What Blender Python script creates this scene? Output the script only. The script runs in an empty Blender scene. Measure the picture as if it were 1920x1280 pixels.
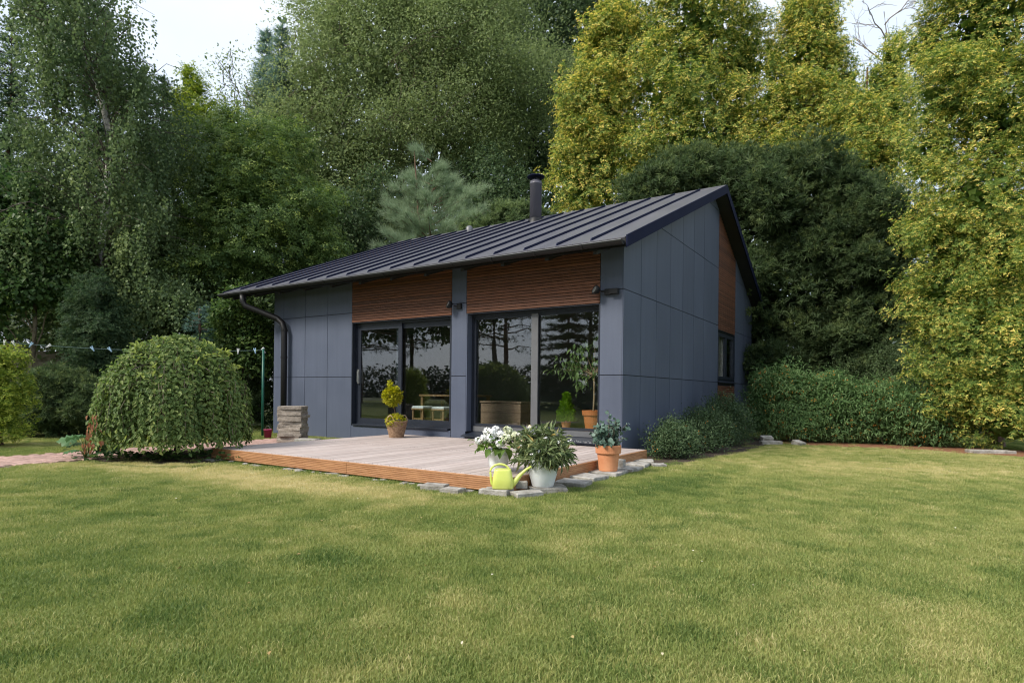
import bpy, math, random
import numpy as np
from mathutils import Vector, Matrix

rng = np.random.default_rng(7)
random.seed(7)
R_ = math.radians
scene = bpy.context.scene
COL = scene.collection

# ------------------------------------------------------------------ camera
CAM_F, CAM_CY, CAM_ROLL, CAM_YAW = 1128.7, 735.3, R_(0.602), R_(32.894)
CAM_POS = (3.892, -9.392, 1.03)
cam_d = bpy.data.cameras.new('camera')
cam = bpy.data.objects.new('camera', cam_d)
COL.objects.link(cam)
cam_d.sensor_width = 36.0
cam_d.sensor_fit = 'HORIZONTAL'
cam_d.lens = CAM_F / 1920 * 36
cam_d.shift_y = (CAM_CY - 640) / 1920
cam_d.clip_start, cam_d.clip_end = 0.05, 2000
cam.location = CAM_POS
cam.rotation_euler = (Matrix.Rotation(CAM_YAW, 3, 'Z') @ Matrix.Rotation(R_(90), 3, 'X') @ Matrix.Rotation(CAM_ROLL, 3, 'Z')).to_euler()
scene.camera = cam

# ------------------------------------------------------------------ world, sun, exposure
SUN_AZ, SUN_EL = R_(24), R_(44)          # azimuth to the left of straight-in-front-of the house
to_sun = Vector((-math.sin(SUN_AZ) * math.cos(SUN_EL), -math.cos(SUN_AZ) * math.cos(SUN_EL), math.sin(SUN_EL)))
world = bpy.data.worlds.new('World')
scene.world = world
world.use_nodes = True
wn, wl = world.node_tree.nodes, world.node_tree.links
wn.clear()
w_out = wn.new('ShaderNodeOutputWorld')
w_sky = wn.new('ShaderNodeTexSky')
w_sky.sky_type = 'NISHITA'
w_sky.sun_disc = False
w_sky.sun_elevation = SUN_EL
w_sky.sun_rotation = math.atan2(to_sun.x, to_sun.y)
w_sky.dust_density = 2.0
w_bg1 = wn.new('ShaderNodeBackground')
w_bg1.inputs['Strength'].default_value = 0.13
wl.new(w_sky.outputs[0], w_bg1.inputs['Color'])
# thin bright overcast, soft mottling
w_bg2 = wn.new('ShaderNodeBackground')
w_tc = wn.new('ShaderNodeTexCoord')
w_nz = wn.new('ShaderNodeTexNoise')
w_nz.inputs['Scale'].default_value = 2.2
w_nz.inputs['Detail'].default_value = 5
w_rp = wn.new('ShaderNodeValToRGB')
w_rp.color_ramp.elements[0].position = 0.3
w_rp.color_ramp.elements[0].color = (0.58, 0.71, 0.90, 1)
w_rp.color_ramp.elements[1].position = 0.7
w_rp.color_ramp.elements[1].color = (0.92, 0.96, 1.0, 1)
wl.new(w_tc.outputs['Generated'], w_nz.inputs['Vector'])
wl.new(w_nz.outputs['Fac'], w_rp.inputs['Fac'])
wl.new(w_rp.outputs['Color'], w_bg2.inputs['Color'])
w_bg2.inputs['Strength'].default_value = 0.9
w_mix = wn.new('ShaderNodeMixShader')
w_mix.inputs[0].default_value = 0.8
wl.new(w_bg1.outputs[0], w_mix.inputs[1])
wl.new(w_bg2.outputs[0], w_mix.inputs[2])
wl.new(w_mix.outputs[0], w_out.inputs['Surface'])

sun_d = bpy.data.lights.new('sun', 'SUN')
sun_d.energy = 2.8
sun_d.angle = R_(17)
sun_d.color = (1.0, 0.93, 0.82)
sun = bpy.data.objects.new('sun', sun_d)
COL.objects.link(sun)
sun.rotation_euler = to_sun.to_track_quat('Z', 'Y').to_euler()

vs = scene.view_settings
vs.view_transform = 'Standard'
vs.look = 'None'
vs.gamma = 1
vs.use_curve_mapping = False
vs.exposure = 0.66
scene.render.engine = 'CYCLES'
scene.cycles.max_bounces = 8
scene.cycles.diffuse_bounces = 3
scene.cycles.glossy_bounces = 3
scene.cycles.transmission_bounces = 4
scene.cycles.transparent_max_bounces = 8
scene.cycles.caustics_reflective = False
scene.cycles.caustics_refractive = False
scene.cycles.use_denoising = True
scene.cycles.filter_width = 1.15

# ------------------------------------------------------------------ camera-plane helpers (only used to pick real positions)
_c, _s = math.cos(CAM_YAW), math.sin(CAM_YAW)
def at(px, D, py=None):
    """world point whose forward distance from the camera is D and that is seen at photo column px (row py)"""
    u = (px - 960) / CAM_F * D
    x = CAM_POS[0] + u * _c - D * _s
    y = CAM_POS[1] + u * _s + D * _c
    z = 0 if py is None else CAM_POS[2] + (CAM_CY + 0.0105 * (px - 960) - py) / CAM_F * D
    return np.array((x, y, z))
VIEW_R = np.array((_c, _s, 0.0))       # across the garden
VIEW_D = np.array((-_s, _c, 0.0))      # into the picture

# ------------------------------------------------------------------ materials
def new_mat(name):
    m = bpy.data.materials.new(name)
    m.use_nodes = True
    nt = m.node_tree
    b = nt.nodes['Principled BSDF']
    return m, nt, b

def mat(name, col, rough=0.6, col2=None, nscale=6.0, ndetail=5, stretch=(1, 1, 1), bump=0.0, bscale=None, metallic=0.0,
        spec=0.5, per_obj=0.0, lo=0.35, hi=0.65, rough_var=0.0):
    m, nt, b = new_mat(name)
    N, L = nt.nodes, nt.links
    b.inputs['Roughness'].default_value = rough
    b.inputs['Metallic'].default_value = metallic
    b.inputs['Specular IOR Level'].default_value = spec
    tc = N.new('ShaderNodeTexCoord')
    mp = N.new('ShaderNodeMapping')
    mp.inputs['Scale'].default_value = stretch
    L.new(tc.outputs['Object'], mp.inputs['Vector'])
    src = None
    oi = None
    if per_obj:
        oi = N.new('ShaderNodeObjectInfo')
        vm = N.new('ShaderNodeVectorMath'); vm.operation = 'ADD'
        cmb = N.new('ShaderNodeCombineXYZ')
        mu = N.new('ShaderNodeMath'); mu.operation = 'MULTIPLY'; mu.inputs[1].default_value = 37.0
        L.new(oi.outputs['Random'], mu.inputs[0])
        for k in range(3): L.new(mu.outputs[0], cmb.inputs[k])
        L.new(mp.outputs[0], vm.inputs[0]); L.new(cmb.outputs[0], vm.inputs[1])
        vec = vm.outputs[0]
    else:
        vec = mp.outputs[0]
    nz = N.new('ShaderNodeTexNoise')
    nz.inputs['Scale'].default_value = nscale
    nz.inputs['Detail'].default_value = ndetail
    nz.inputs['Roughness'].default_value = 0.6
    L.new(vec, nz.inputs['Vector'])
    rp = N.new('ShaderNodeValToRGB')
    rp.color_ramp.elements[0].position = lo
    rp.color_ramp.elements[1].position = hi
    rp.color_ramp.elements[0].color = (*col, 1)
    rp.color_ramp.elements[1].color = (*(col2 or tuple(c * 1.15 for c in col)), 1)
    L.new(nz.outputs['Fac'], rp.inputs['Fac'])
    out = rp.outputs['Color']
    if per_obj:
        hsv = N.new('ShaderNodeHueSaturation')
        mr = N.new('ShaderNodeMapRange')
        mr.inputs['To Min'].default_value = 1 - per_obj
        mr.inputs['To Max'].default_value = 1 + per_obj
        L.new(oi.outputs['Random'], mr.inputs['Value'])
        L.new(mr.outputs[0], hsv.inputs['Value'])
        L.new(out, hsv.inputs['Color'])
        out = hsv.outputs['Color']
    L.new(out, b.inputs['Base Color'])
    if rough_var:
        mr2 = N.new('ShaderNodeMapRange')
        mr2.inputs['To Min'].default_value = rough - rough_var
        mr2.inputs['To Max'].default_value = rough + rough_var
        L.new(nz.outputs['Fac'], mr2.inputs['Value'])
        L.new(mr2.outputs[0], b.inputs['Roughness'])
    if bump:
        nb = N.new('ShaderNodeTexNoise')
        nb.inputs['Scale'].default_value = bscale or nscale * 3
        nb.inputs['Detail'].default_value = 6
        L.new(vec, nb.inputs['Vector'])
        bp = N.new('ShaderNodeBump')
        bp.inputs['Strength'].default_value = bump
        bp.inputs['Distance'].default_value = 0.02
        L.new(nb.outputs['Fac'], bp.inputs['Height'])
        L.new(bp.outputs[0], b.inputs['Normal'])
    return m

LEAF_GAIN = {'birch_leaf': 1.3, 'sallow_leaf': 1.35, 'oak_leaf': 1.35, 'maple_leaf': 1.3, 'yew_needle': 1.3, 'thuja_spray': 1.5, 'yellowgreen_spray': 1.3, 'deep_conifer': 1.3, 'ivy_leaf': 1.3, 'blue_spruce': 1.6, 'willow_leaf': 1.35, 'berry_shrub_leaf': 1.25, 'golden_needle': 1.2, 'fig_leaf': 1.9}
def leaf_mat(name, stops, rough=0.5, transl=0.3, attr_type='GEOMETRY', spec=0.18):
    """leaf colours by the 'tint' attribute (0..1, natural variation from leaf to leaf)"""
    gn = LEAF_GAIN.get(name, 1.0)
    if gn > 1: transl = max(transl, .38)
    stops = [(p, tuple(c * gn for c in col)) for p, col in stops]
    m, nt, b = new_mat(name)
    N, L = nt.nodes, nt.links
    at_ = N.new('ShaderNodeAttribute')
    at_.attribute_name = 'tint'
    at_.attribute_type = attr_type
    rp = N.new('ShaderNodeValToRGB')
    cr = rp.color_ramp
    while len(cr.elements) < len(stops): cr.elements.new(0.5)
    for e, (p, c) in zip(cr.elements, stops):
        e.position = p; e.color = (*c, 1)
    L.new(at_.outputs['Fac'], rp.inputs['Fac'])
    L.new(rp.outputs['Color'], b.inputs['Base Color'])
    b.inputs['Roughness'].default_value = rough
    b.inputs['Specular IOR Level'].default_value = spec
    tr = N.new('ShaderNodeBsdfTranslucent')
    hs = N.new('ShaderNodeHueSaturation')
    hs.inputs['Value'].default_value = 1.25
    hs.inputs['Saturation'].default_value = 1.1
    L.new(rp.outputs['Color'], hs.inputs['Color'])
    L.new(hs.outputs['Color'], tr.inputs['Color'])
    mx = N.new('ShaderNodeMixShader')
    mx.inputs[0].default_value = transl
    L.new(b.outputs[0], mx.inputs[1]); L.new(tr.outputs[0], mx.inputs[2])
    L.new(mx.outputs[0], N['Material Output'].inputs['Surface'])
    return m

M = {}
M['panel'] = mat('fibre_cement', (0.076, 0.093, 0.140), 0.5, (0.085, 0.103, 0.153), 1.4, per_obj=0.05, spec=0.45, bump=0.05, bscale=60, rough_var=0.08)
def streaks(m):
    nt = m.node_tree; N, L = nt.nodes, nt.links; b = N['Principled BSDF']
    src = b.inputs['Base Color'].links[0].from_socket
    g = N.new('ShaderNodeNewGeometry'); mp = N.new('ShaderNodeMapping'); mp.inputs['Scale'].default_value = (7, 7, .55)
    nz = N.new('ShaderNodeTexNoise'); nz.inputs['Scale'].default_value = 1.0; nz.inputs['Detail'].default_value = 6; nz.inputs['Roughness'].default_value = .65
    L.new(g.outputs['Position'], mp.inputs['Vector']); L.new(mp.outputs[0], nz.inputs['Vector'])
    rp = N.new('ShaderNodeValToRGB')
    rp.color_ramp.elements[0].position = .32; rp.color_ramp.elements[0].color = (.91, .91, .91, 1)
    rp.color_ramp.elements[1].position = .72; rp.color_ramp.elements[1].color = (1.08, 1.075, 1.06, 1)
    L.new(nz.outputs['Fac'], rp.inputs['Fac'])
    mx = N.new('ShaderNodeMix'); mx.data_type = 'RGBA'; mx.blend_type = 'MULTIPLY'; mx.inputs['Factor'].default_value = 1
    L.new(src, mx.inputs[6]); L.new(rp.outputs['Color'], mx.inputs[7]); L.new(mx.outputs[2], b.inputs['Base Color'])
streaks(M['panel'])
M['backing'] = mat('dark_membrane', (0.012, 0.013, 0.016), 0.8)
M['slat'] = mat('stained_larch', (0.100, 0.036, 0.017), 0.6, (0.165, 0.064, 0.030), 3.0, stretch=(1, 1, 12), per_obj=0.30, bump=0.2, bscale=20)
M['roof'] = mat('dark_coated_metal', (0.090, 0.090, 0.115), 0.36, (0.120, 0.118, 0.138), 1.6, stretch=(3, .6, .6), spec=0.6, rough_var=0.12, lo=.3, hi=.75)
M['trim'] = mat('navy_trim_metal', (0.008, 0.011, 0.034), 0.7, (0.010, 0.014, 0.040), 2.0, spec=0.10)
M['gutter'] = mat('black_metal', (0.008, 0.008, 0.009), 0.45, (0.012, 0.012, 0.013), 4.0, spec=0.3)
M['frame'] = mat('anthracite_frame', (0.014, 0.019, 0.030), 0.4, (0.018, 0.023, 0.036), 5.0, spec=0.5)
M['frame_grey'] = mat('grey_frame', (0.11, 0.115, 0.125), 0.4, (0.13, 0.135, 0.145), 5.0)
M['silver'] = mat('brushed_metal', (0.5, 0.5, 0.5), 0.35, metallic=0.9)
M['soffit'] = mat('soffit_board', (0.022, 0.023, 0.026), 0.6, (0.028, 0.029, 0.032), 3.0)
M['deck'] = mat('weathered_decking', (0.395, 0.315, 0.285), 0.65, (0.51, 0.44, 0.41), 2.2, stretch=(9, 0.7, 9), per_obj=0.13, bump=0.25, bscale=14)
M['deck_edge'] = mat('oiled_decking', (0.29, 0.135, 0.060), 0.55, (0.42, 0.215, 0.102), 4.0, stretch=(1.0, 10, 10), per_obj=0.08, bump=0.2, bscale=20)
M['concrete'] = mat('concrete', (0.20, 0.185, 0.16), 0.9, (0.42, 0.40, 0.37), 9.0, bump=0.5, bscale=50, per_obj=0.12)
M['slabstone'] = mat('rough_slab', (0.24, 0.205, 0.17), 0.9, (0.40, 0.35, 0.30), 11.0, bump=0.7, bscale=40, per_obj=0.14)
M['brick'] = mat('pink_brick_paver', (0.33, 0.20, 0.165), 0.85, (0.46, 0.31, 0.265), 14.0, bump=0.4, bscale=60, per_obj=0.18)
M['sand'] = mat('joint_sand', (0.15, 0.12, 0.09), 0.95, (0.22, 0.18, 0.14), 20.0)
M['soil'] = mat('dark_soil', (0.030, 0.022, 0.015), 0.95, (0.075, 0.05, 0.032), 18.0, bump=0.8, bscale=40)
M['terracotta'] = mat('terracotta', (0.55, 0.215, 0.095), 0.75, (0.66, 0.30, 0.15), 5.0, bump=0.15, bscale=40)
M['terra_in'] = mat('orange_terracotta', (0.58, 0.17, 0.045), 0.7, (0.66, 0.22, 0.07), 5.0)
M['whitepot'] = mat('white_plastic', (0.78, 0.82, 0.84), 0.38, (0.62, 0.61, 0.56), 13.0, lo=.60, hi=.85)
M['lime'] = mat('lime_plastic', (0.62, 0.68, 0.15), 0.35, (0.67, 0.73, 0.19), 4.0)
M['wicker'] = mat('wicker', (0.20, 0.115, 0.062), 0.7, (0.42, 0.28, 0.18), 26.0, per_obj=0.2, bump=0.4)
M['handle_wicker'] = mat('pale_cane', (0.42, 0.30, 0.18), 0.65)
M['bark'] = mat('bark', (0.060, 0.048, 0.038), 0.9, (0.14, 0.115, 0.095), 8.0, stretch=(3, 3, 0.7), bump=0.8, bscale=20)
M['twig'] = mat('pale_twig', (0.13, 0.10, 0.07), 0.85, (0.22, 0.18, 0.13), 8.0)
M['birch'] = mat('birch_bark', (0.10, 0.09, 0.08), 0.75, (0.58, 0.55, 0.50), 5.0, stretch=(1, 1, 5), lo=0.38, hi=0.48, bump=0.3)
M['redbark'] = mat('reddish_bark', (0.10, 0.055, 0.035), 0.9, (0.20, 0.12, 0.08), 8.0, stretch=(4, 4, 0.6), bump=0.8)
M['greenpost'] = mat('green_paint', (0.006, 0.085, 0.060), 0.45, (0.008, 0.10, 0.07), 4.0)
M['cord'] = mat('pale_cord', (0.10, 0.16, 0.16), 0.6)
M['peg_white'] = mat('white_peg', (0.52, 0.54, 0.54), 0.45)
M['peg_blue'] = mat('pale_blue_peg', (0.27, 0.41, 0.55), 0.45)
M['magenta'] = mat('magenta_plastic', (0.40, 0.03, 0.13), 0.5)
M['greenstalk'] = mat('leaf_stalk', (0.20, 0.22, 0.08), 0.5)
M['fence'] = mat('concrete_fence', (0.15, 0.125, 0.105), 0.9, (0.25, 0.215, 0.185), 7.0, bump=0.5, per_obj=0.1)
M['int_wall'] = mat('interior_wall', (0.22, 0.21, 0.20), 0.8)
M['int_floor'] = mat('interior_floor', (0.13, 0.085, 0.05), 0.5, (0.18, 0.12, 0.07), 3.0, stretch=(1, 8, 1))
M['int_wood'] = mat('pale_furniture_wood', (0.26, 0.155, 0.072), 0.5, (0.33, 0.205, 0.10), 3.0, stretch=(8, 1, 1))
M['chest'] = mat('chest_wood', (0.20, 0.13, 0.085), 0.6, (0.30, 0.20, 0.13), 3.0, stretch=(1, 1, 9), per_obj=0.1)
M['cushion'] = mat('white_cushion', (0.60, 0.64, 0.65), 0.85)
M['curtain'] = mat('beige_curtain', (0.66, 0.55, 0.49), 0.9, (0.74, 0.63, 0.57), 3.0)
M['berry'] = mat('orange_berry', (0.75, 0.20, 0.02), 0.4, (0.80, 0.33, 0.03), 3.0)
M['petal_white'] = mat('white_petal', (0.80, 0.80, 0.80), 0.6, (0.86, 0.86, 0.84), 20.0)
M['petal_cream'] = mat('cream_petal', (0.62, 0.66, 0.42), 0.6, (0.74, 0.76, 0.58), 20.0)
M['petal_peach'] = mat('peach_petal', (0.72, 0.50, 0.30), 0.6, (0.80, 0.68, 0.50), 20.0)
M['blackplastic'] = mat('dark_plastic', (0.012, 0.013, 0.015), 0.6, spec=0.2)
M['lens'] = mat('lamp_glass', (0.10, 0.11, 0.11), 0.12, spec=0.6)
M['mulch'] = mat('rusty_needle_litter', (0.17, 0.065, 0.028), 0.95, (0.30, 0.14, 0.07), 30.0, bump=0.9, bscale=70)

def glass_mat(name, tint=(0.90, 0.93, 0.93)):
    m, nt, b = new_mat(name)
    N, L = nt.nodes, nt.links
    N.remove(b)
    lw = N.new('ShaderNodeLayerWeight'); lw.inputs['Blend'].default_value = 0.5
    pw = N.new('ShaderNodeMath'); pw.operation = 'POWER'; pw.inputs[1].default_value = 5
    fr = N.new('ShaderNodeMath'); fr.operation = 'MULTIPLY_ADD'; fr.inputs[1].default_value = 0.90; fr.inputs[2].default_value = 0.075
    L.new(lw.outputs['Facing'], pw.inputs[0]); L.new(pw.outputs[0], fr.inputs[0])
    t = N.new('ShaderNodeBsdfTransparent'); t.inputs['Color'].default_value = (*tint, 1)
    g = N.new('ShaderNodeBsdfGlossy'); g.inputs['Roughness'].default_value = 0.004
    g.inputs['Color'].default_value = (0.95, 0.96, 1, 1)
    x = N.new('ShaderNodeMixShader')
    L.new(fr.outputs[0], x.inputs[0]); L.new(t.outputs[0], x.inputs[1]); L.new(g.outputs[0], x.inputs[2])
    L.new(x.outputs[0], N['Material Output'].inputs['Surface'])
    return m
M['glass'] = glass_mat('window_glass')

# ------------------------------------------------------------------ mesh helpers
class MB:
    """collects shapes for ONE mesh"""
    def __init__(self): self.v = []; self.f = []
    def add(self, vs_, fs_):
        o = len(self.v)
        self.v += [tuple(p) for p in vs_]
        self.f += [tuple(o + i for i in f) for f in fs_]
        return self
    def box(self, x0, x1, y0, y1, z0, z1):
        return self.add([(x0, y0, z0), (x1, y0, z0), (x1, y1, z0), (x0, y1, z0), (x0, y0, z1), (x1, y0, z1), (x1, y1, z1), (x0, y1, z1)],
                        [(0, 3, 2, 1), (4, 5, 6, 7), (0, 1, 5, 4), (1, 2, 6, 5), (2, 3, 7, 6), (3, 0, 4, 7)])
    def cbox(self, x0, x1, y0, y1, z0, z1, c=0.006):
        """box with chamfered top edges"""
        return self.add([(x0, y0, z0), (x1, y0, z0), (x1, y1, z0), (x0, y1, z0), (x0, y0, z1 - c), (x1, y0, z1 - c), (x1, y1, z1 - c), (x0, y1, z1 - c),
                         (x0 + c, y0 + c, z1), (x1 - c, y0 + c, z1), (x1 - c, y1 - c, z1), (x0 + c, y1 - c, z1)],
                        [(0, 3, 2, 1), (0, 1, 5, 4), (1, 2, 6, 5), (2, 3, 7, 6), (3, 0, 4, 7), (4, 5, 9, 8), (5, 6, 10, 9), (6, 7, 11, 10), (7, 4, 8, 11), (8, 9, 10, 11)])
    def prism(self, poly, axis, a, b):
        """closed polygon of 2D points extruded along axis ('x': (y,z), 'y': (x,z), 'z': (x,y))"""
        def P(p, t):
            return {'x': (t, p[0], p[1]), 'y': (p[0], t, p[1]), 'z': (p[0], p[1], t)}[axis]
        n = len(poly)
        vs_ = [P(p, a) for p in poly] + [P(p, b) for p in poly]
        fs_ = [tuple(range(n))[::-1], tuple(range(n, 2 * n))] + [(i, (i + 1) % n, n + (i + 1) % n, n + i) for i in range(n)]
        return self.add(vs_, fs_)
    def tube(self, pts, rad, n=8, caps=True):
        pts = [Vector(p) for p in pts]
        if not hasattr(rad, '__len__'): rad = [rad] * len(pts)
        o = len(self.v)
        up = Vector((0, 0, 1))
        for i, p in enumerate(pts):
            d = (pts[min(i + 1, len(pts) - 1)] - pts[max(i - 1, 0)]).normalized()
            a = d.cross(up)
            if a.length < 1e-3: a = d.cross(Vector((1, 0, 0)))
            a.normalize(); b = d.cross(a).normalized()
            for k in range(n):
                t = 2 * math.pi * k / n
                q = p + (a * math.cos(t) + b * math.sin(t)) * rad[i]
                self.v.append(tuple(q))
        for i in range(len(pts) - 1):
            for k in range(n):
                self.f.append((o + i * n + k, o + i * n + (k + 1) % n, o + (i + 1) * n + (k + 1) % n, o + (i + 1) * n + k))
        if caps:
            self.f.append(tuple(o + k for k in range(n))[::-1])
            self.f.append(tuple(o + (len(pts) - 1) * n + k for k in range(n)))
        return self
    def lathe(self, prof, n=24, c=(0, 0, 0), close=False):
        o = len(self.v)
        for r, z in prof:
            for k in range(n):
                t = 2 * math.pi * k / n
                self.v.append((c[0] + r * math.cos(t), c[1] + r * math.sin(t), c[2] + z))
        for i in range(len(prof) - 1):
            for k in range(n):
                self.f.append((o + i * n + k, o + i * n + (k + 1) % n, o + (i + 1) * n + (k + 1) % n, o + (i + 1) * n + k))
        if close:
            self.f.append(tuple(o + k for k in range(n))[::-1])
            self.f.append(tuple(o + (len(prof) - 1) * n + k for k in range(n)))
        return self
    def xform(self, mtx, start=0):
        for i in range(start, len(self.v)): self.v[i] = tuple(mtx @ Vector(self.v[i]))
        return self
    def mesh(self, name, smooth=False):
        me = bpy.data.meshes.new(name)
        me.from_pydata(self.v, [], self.f)
        if smooth: me.shade_smooth()
        me.update()
        return me
    def build(self, name, m, parent=None, loc=(0, 0, 0), rz=0, smooth=False):
        return link(name, self.mesh(name, smooth), m, parent, loc, rz)

def link(name, me, m, parent=None, loc=(0, 0, 0), rz=0):
    if m is not None and not me.materials: me.materials.append(M[m] if isinstance(m, str) else m)
    o = bpy.data.objects.new(name, me)
    COL.objects.link(o)
    o.location = loc
    o.rotation_euler = (0, 0, rz)
    if parent: o.parent = parent
    return o

def dup(o, loc, rz=0, parent=None):
    c = o.copy(); COL.objects.link(c)
    c.location = loc; c.rotation_euler = (0, 0, rz)
    if parent: c.parent = parent
    return c

def thing(name, label, cat, loc=(0, 0, 0), rz=0, group=None):
    o = bpy.data.objects.new(name, None); COL.objects.link(o)
    o.empty_display_size = 0.1
    o.location = tuple(float(v) for v in loc); o.rotation_euler = (0, 0, rz)
    return tag(o, label, cat, group)
def tag(o, label, cat, group=None):
    o['label'] = label; o['category'] = cat
    if group: o['group'] = group
    return o
def kind(o, k): o['kind'] = k; return o

# ------------------------------------------------------------------ numpy foliage
def unit(a): return a / np.maximum(np.linalg.norm(a, axis=1, keepdims=True), 1e-9)
def rdir(n): return unit(rng.normal(size=(n, 3)))

def T_leaf(w=0.28, fold=0.12, droop=0.15):
    return np.array([(0, 0, 0), (w, .45, fold), (0, 1, -droop), (-w, .45, fold)]), [(0, 1, 2), (0, 2, 3)]
def T_leaf4(w=0.3, fold=0.10, droop=0.25):
    return (np.array([(0, 0, 0), (w, .35, fold), (w * .75, .7, fold * .4), (0, 1, -droop), (-w * .75, .7, fold * .4), (-w, .35, fold), (0, .5, -.02)]),
            [(0, 1, 6), (1, 2, 6), (2, 3, 6), (3, 4, 6), (4, 5, 6), (5, 0, 6)])
def T_leaf3(w=0.3, fold=0.10, droop=0.25):
    return (np.array([(0, 0, 0), (w, .38, fold), (w * .7, .72, fold * .4), (0, 1, -droop), (-w * .7, .72, fold * .4), (-w, .38, fold)]),
            [(0, 1, 2), (0, 2, 3), (0, 3, 4), (0, 4, 5)])
def T_maple():
    """five pointed lobes"""
    v, f = [(0, .12, .05)], []
    for a_, r in ((-105, .55), (-52, .85), (0, 1.0), (52, .85), (105, .55)):
        a0, a1, a2 = R_(90 + a_ - 24), R_(90 + a_), R_(90 + a_ + 24)
        o = len(v)
        v += [(r * .70 * math.cos(a0) * .75, .2 + r * .62 * math.sin(a0) * .7, .0), (r * .78 * math.cos(a1), .2 + r * .78 * math.sin(a1), -.16 * r), (r * .70 * math.cos(a2) * .75, .2 + r * .62 * math.sin(a2) * .7, .0)]
        f += [(o, o + 1, o + 2)]
    f += [(0, 1, 3), (0, 13, 15)]
    return np.array(v), f
def T_spray(n=4, w=0.07, spread=0.5, droop=0.22, grad=0.0):
    """flat scale-leaf spray: a midrib with forward-pointing side pieces, tips drooping; grad = paler young tips"""
    v, f, g = [], [], []
    def piece(a, b, wd):
        a = np.array(a); b = np.array(b)
        d = b - a; s = np.array((d[1], -d[0], 0)); s = s / np.linalg.norm(s) * wd
        o = len(v)
        v.extend([a, a + d * .5 + s, b, a + d * .5 - s]); f.extend([(o, o + 1, o + 2), (o, o + 2, o + 3)])
        for q in (a, a + d * .5, b, a + d * .5): g.append((np.linalg.norm(q) - .55) * grad)
    z = lambda t: -droop * t * t
    piece((0, 0, 0), (0, 1, z(1)), w * .7)
    for k in range(n):
        t = .08 + .66 * k / (n - 1 if n > 1 else 1)
        l = spread * (1 - .5 * t)
        for s in (1, -1):
            piece((0, t, z(t)), (s * l * .8, t + l * .75, z(min(1, t + l * .85)) - .06), w)
    return np.array(v), f, np.array(g)
def T_frond(n=3, w=0.085, spread=0.55, droop=0.25, grad=0.6):
    """light scale-leaf frond: one tapering piece per shoot"""
    v, f, g = [], [], []
    z = lambda t: -droop * t * t
    def piece(a, b, wd):
        a = np.array(a); b = np.array(b); d = b - a
        q = np.array((d[1], -d[0], 0)); q = q / np.linalg.norm(q) * wd
        o = len(v)
        v.extend([a + d * .25 + q, b, a + d * .25 - q]); f.append((o, o + 1, o + 2))
        g.extend([(np.linalg.norm(a) - .5) * grad, (np.linalg.norm(b) - .45) * grad, (np.linalg.norm(a) - .5) * grad])
    piece((0, -.1, 0), (0, 1, z(1)), w * .9)
    for k in range(n):
        t = .05 + .6 * k / max(1, n - 1); l = spread * (1 - .45 * t)
        for sgn in (1, -1): piece((0, t, z(t)), (sgn * l * .8, t + l * .65, z(t + l * .6) - .08), w)
    return np.array(v), f, np.array(g)
def T_tuft(n=9, w=0.05, cone=0.8):
    v, f = [], []
    for k in range(n):
        a = 2.399 * k
        e = .15 + .85 * (k + .5) / n
        d = np.array((math.sin(e * cone) * math.cos(a), math.cos(e * cone), math.sin(e * cone) * math.sin(a)))
        s = np.cross(d, (math.cos(a * 1.7), .2, math.sin(a * 1.7))); s = s / np.linalg.norm(s) * w
        o = len(v)
        v.extend([-s * .5, s * .5, d * (.8 + .2 * ((k * 7) % 5) / 4)]); f.append((o, o + 1, o + 2))
    return np.array(v), f

def bake(template, pos, dirs, size, tint, hint=None):
    tv, tf = template[0], template[1]
    n = len(pos)
    y = unit(dirs)
    h = hint if hint is not None else np.tile((0., 0., 1.), (n, 1))
    h = h + rng.normal(size=(n, 3)) * 0.35
    x = unit(np.cross(y, h)); z = np.cross(x, y)
    Fm = np.stack([x, y, z], axis=1)                      # rows
    V = np.einsum('kj,njc->nkc', tv, Fm) * size[:, None, None] + pos[:, None, :]
    k = len(tv)
    F = (np.array(tf)[None] + (np.arange(n) * k)[:, None, None]).reshape(-1, 3)
    t = np.repeat(tint, k)
    if len(template) > 2: t = t + np.tile(template[2], n)
    t = np.clip(t, 0, 1)
    return V.reshape(-1, 3), F, t

def np_mesh(name, parts):
    V = np.concatenate([p[0] for p in parts]); T = np.concatenate([p[2] for p in parts])
    Fs = []; o = 0
    for p in parts: Fs.append(p[1] + o); o += len(p[0])
    F = np.concatenate(Fs)
    me = bpy.data.meshes.new(name)
    me.vertices.add(len(V)); me.vertices.foreach_set('co', V.astype(np.float32).ravel())
    me.loops.add(F.size); me.loops.foreach_set('vertex_index', F.astype(np.int32).ravel())
    me.polygons.add(len(F)); me.polygons.foreach_set('loop_start', np.arange(0, F.size, 3, dtype=np.int32))
    a = me.attributes.new('tint', 'FLOAT', 'POINT'); a.data.foreach_set('value', T.astype(np.float32))
    me.update(calc_edges=True)
    return me

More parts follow.
